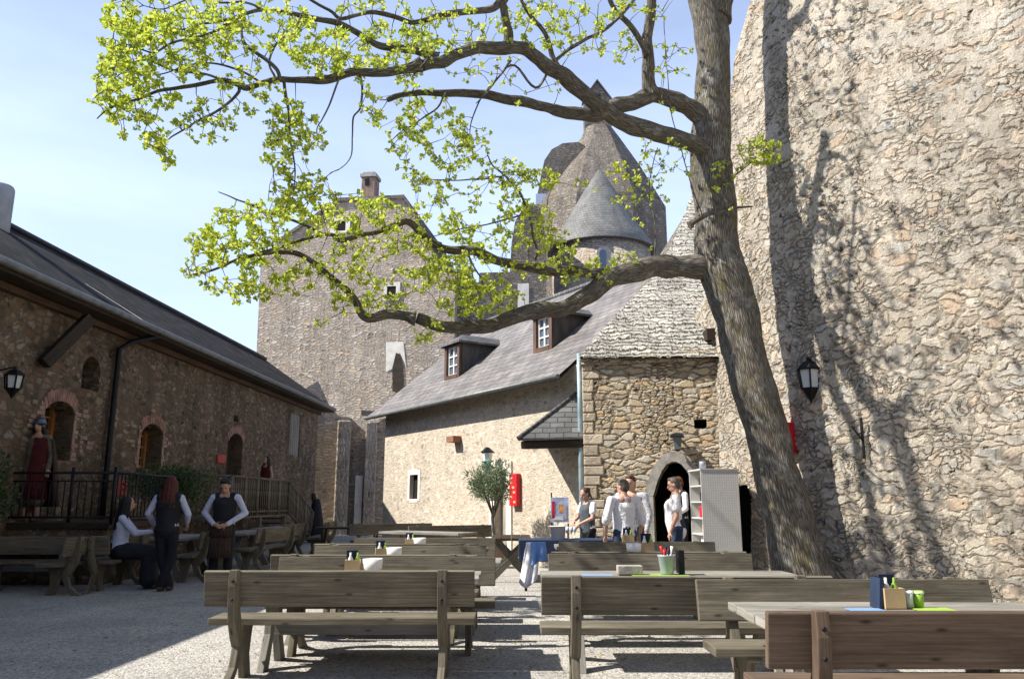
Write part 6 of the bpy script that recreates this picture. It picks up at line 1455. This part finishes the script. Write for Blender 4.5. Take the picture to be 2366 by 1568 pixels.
def standat(x, ytop, Y, hgt, z0=0): p = at(x, ytop, Y); return Vector((p.x, Y, z0))
# --- sunny side, by the arch
person('woman in grey vest and dark shorts behind the service table, looking down at her hands', standat(1357, 1130, 14.4, 1.6), R(120), J(elL=(-.26, .08, 1.16), elR=(.24, .06, 1.16), wrL=(-.1, .26, 1.05), wrR=(.08, .26, 1.1), head=(0, .05, 1.6)), .95, 'brown', 'bun', M_shirt, 'short', M_grey, M_trou, None, None, True, headtilt=(R(-18), 0))
person('broad man in white shirt with rolled sleeves seen from behind', standat(1440, 1107, 12.35, 1.72), R(18), J(shL=(-.22, 0, 1.42), shR=(.22, 0, 1.42), elL=(-.31, 0, 1.13), elR=(.31, .0, 1.13), wrL=(-.29, .08, .88), wrR=(.3, .08, .88)), .99, 'grey', 'short', M_shirt, 'rolled', None, M_jean, headtilt=(R(-8), R(28)))
person('dark haired man in striped white jacket facing left behind the broad man', standat(1457, 1095, 13.1, 1.82), R(150), J(shL=(-.22, 0, 1.42), shR=(.22, 0, 1.42), elL=(-.3, .0, 1.14), elR=(.28, .0, 1.13)), 1.04, 'brown', 'short', plain('striped_jacket', (.42,.43,.47), .85, 0, .35, 25), 'long', None, M_trou, headtilt=(R(-10), 0))
person('person in white t-shirt with cropped grey hair facing left by the arch', standat(1560, 1115, 12.9, 1.68), R(78), J(shL=(-.21, 0, 1.41), shR=(.21, 0, 1.41), chest=(0, .05, 1.27), waist=(0, .05, 1.06), elR=(.24, -.02, 1.13), wrR=(.22, .08, .9), elL=(-.25, 0, 1.13), wrL=(-.24, .1, .9)), 1.02, 'grey', 'short', M_shirt, 'short', None, M_jean, headtilt=(R(-14), 0))
person('person with auburn hair in dark vest standing in the arch doorway', standat(1568, 1090, 15.0, 1.75, .12), R(112), J(elL=(-.27, .06, 1.15), wrL=(-.14, .22, 1.02)), .99, 'auburn', 'short', M_shirt, 'long', M_vest, M_trou, headtilt=(R(-14), 0))
# --- shaded side
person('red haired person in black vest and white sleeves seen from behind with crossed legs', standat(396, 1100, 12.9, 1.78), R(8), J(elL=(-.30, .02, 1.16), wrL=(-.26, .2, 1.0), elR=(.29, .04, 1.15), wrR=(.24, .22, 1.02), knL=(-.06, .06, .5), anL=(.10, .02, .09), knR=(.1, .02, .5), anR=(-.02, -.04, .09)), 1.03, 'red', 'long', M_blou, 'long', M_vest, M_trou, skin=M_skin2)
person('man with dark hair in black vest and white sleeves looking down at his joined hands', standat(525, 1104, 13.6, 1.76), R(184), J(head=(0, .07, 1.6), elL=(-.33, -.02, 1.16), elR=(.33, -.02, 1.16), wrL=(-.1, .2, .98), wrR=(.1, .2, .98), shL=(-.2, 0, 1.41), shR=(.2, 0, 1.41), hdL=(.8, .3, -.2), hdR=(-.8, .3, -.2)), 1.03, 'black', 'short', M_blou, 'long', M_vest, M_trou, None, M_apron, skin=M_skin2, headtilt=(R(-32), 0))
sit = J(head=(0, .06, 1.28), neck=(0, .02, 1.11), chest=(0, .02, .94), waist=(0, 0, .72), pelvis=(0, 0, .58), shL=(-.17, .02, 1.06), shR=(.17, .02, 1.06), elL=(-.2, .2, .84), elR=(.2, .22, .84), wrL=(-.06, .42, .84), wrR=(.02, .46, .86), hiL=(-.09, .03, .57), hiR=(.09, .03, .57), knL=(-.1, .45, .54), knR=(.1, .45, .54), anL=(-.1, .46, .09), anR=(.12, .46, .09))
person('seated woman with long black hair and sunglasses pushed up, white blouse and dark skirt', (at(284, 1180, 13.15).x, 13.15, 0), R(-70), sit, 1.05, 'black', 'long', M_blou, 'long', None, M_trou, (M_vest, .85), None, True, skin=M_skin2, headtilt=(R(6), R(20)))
kn = J()
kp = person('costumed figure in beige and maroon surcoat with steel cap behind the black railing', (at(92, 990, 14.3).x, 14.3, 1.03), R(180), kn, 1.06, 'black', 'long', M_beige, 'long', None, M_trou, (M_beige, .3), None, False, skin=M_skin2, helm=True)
loft('half_surcoat', M_maroon, kp, 92, 178, [(1.40, .20, .13), (1.2, .21, .165), (.95, .21, .185), (.6, .25, .23), (.38, .28, .26)])
loft('cloak', M_apron, kp, 165, 375, [(1.46, .15, .10), (1.36, .27, .15), (1.1, .33, .2), (.7, .38, .26), (.25, .42, .3)])
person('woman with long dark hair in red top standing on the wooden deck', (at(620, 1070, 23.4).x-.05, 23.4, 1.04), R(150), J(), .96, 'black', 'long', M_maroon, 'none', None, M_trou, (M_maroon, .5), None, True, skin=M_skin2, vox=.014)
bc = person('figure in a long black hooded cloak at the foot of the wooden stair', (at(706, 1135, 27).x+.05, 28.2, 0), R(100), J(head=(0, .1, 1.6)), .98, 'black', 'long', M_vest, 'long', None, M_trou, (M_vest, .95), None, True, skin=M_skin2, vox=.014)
loft('cloak', M_vest, bc, 120, 420, [(1.52, .11, .10), (1.38, .25, .16), (1.0, .30, .22), (.5, .36, .30), (.06, .42, .38)], (0, -.04))
#@@END
for r_ in WORLD: reparent_world(r_)
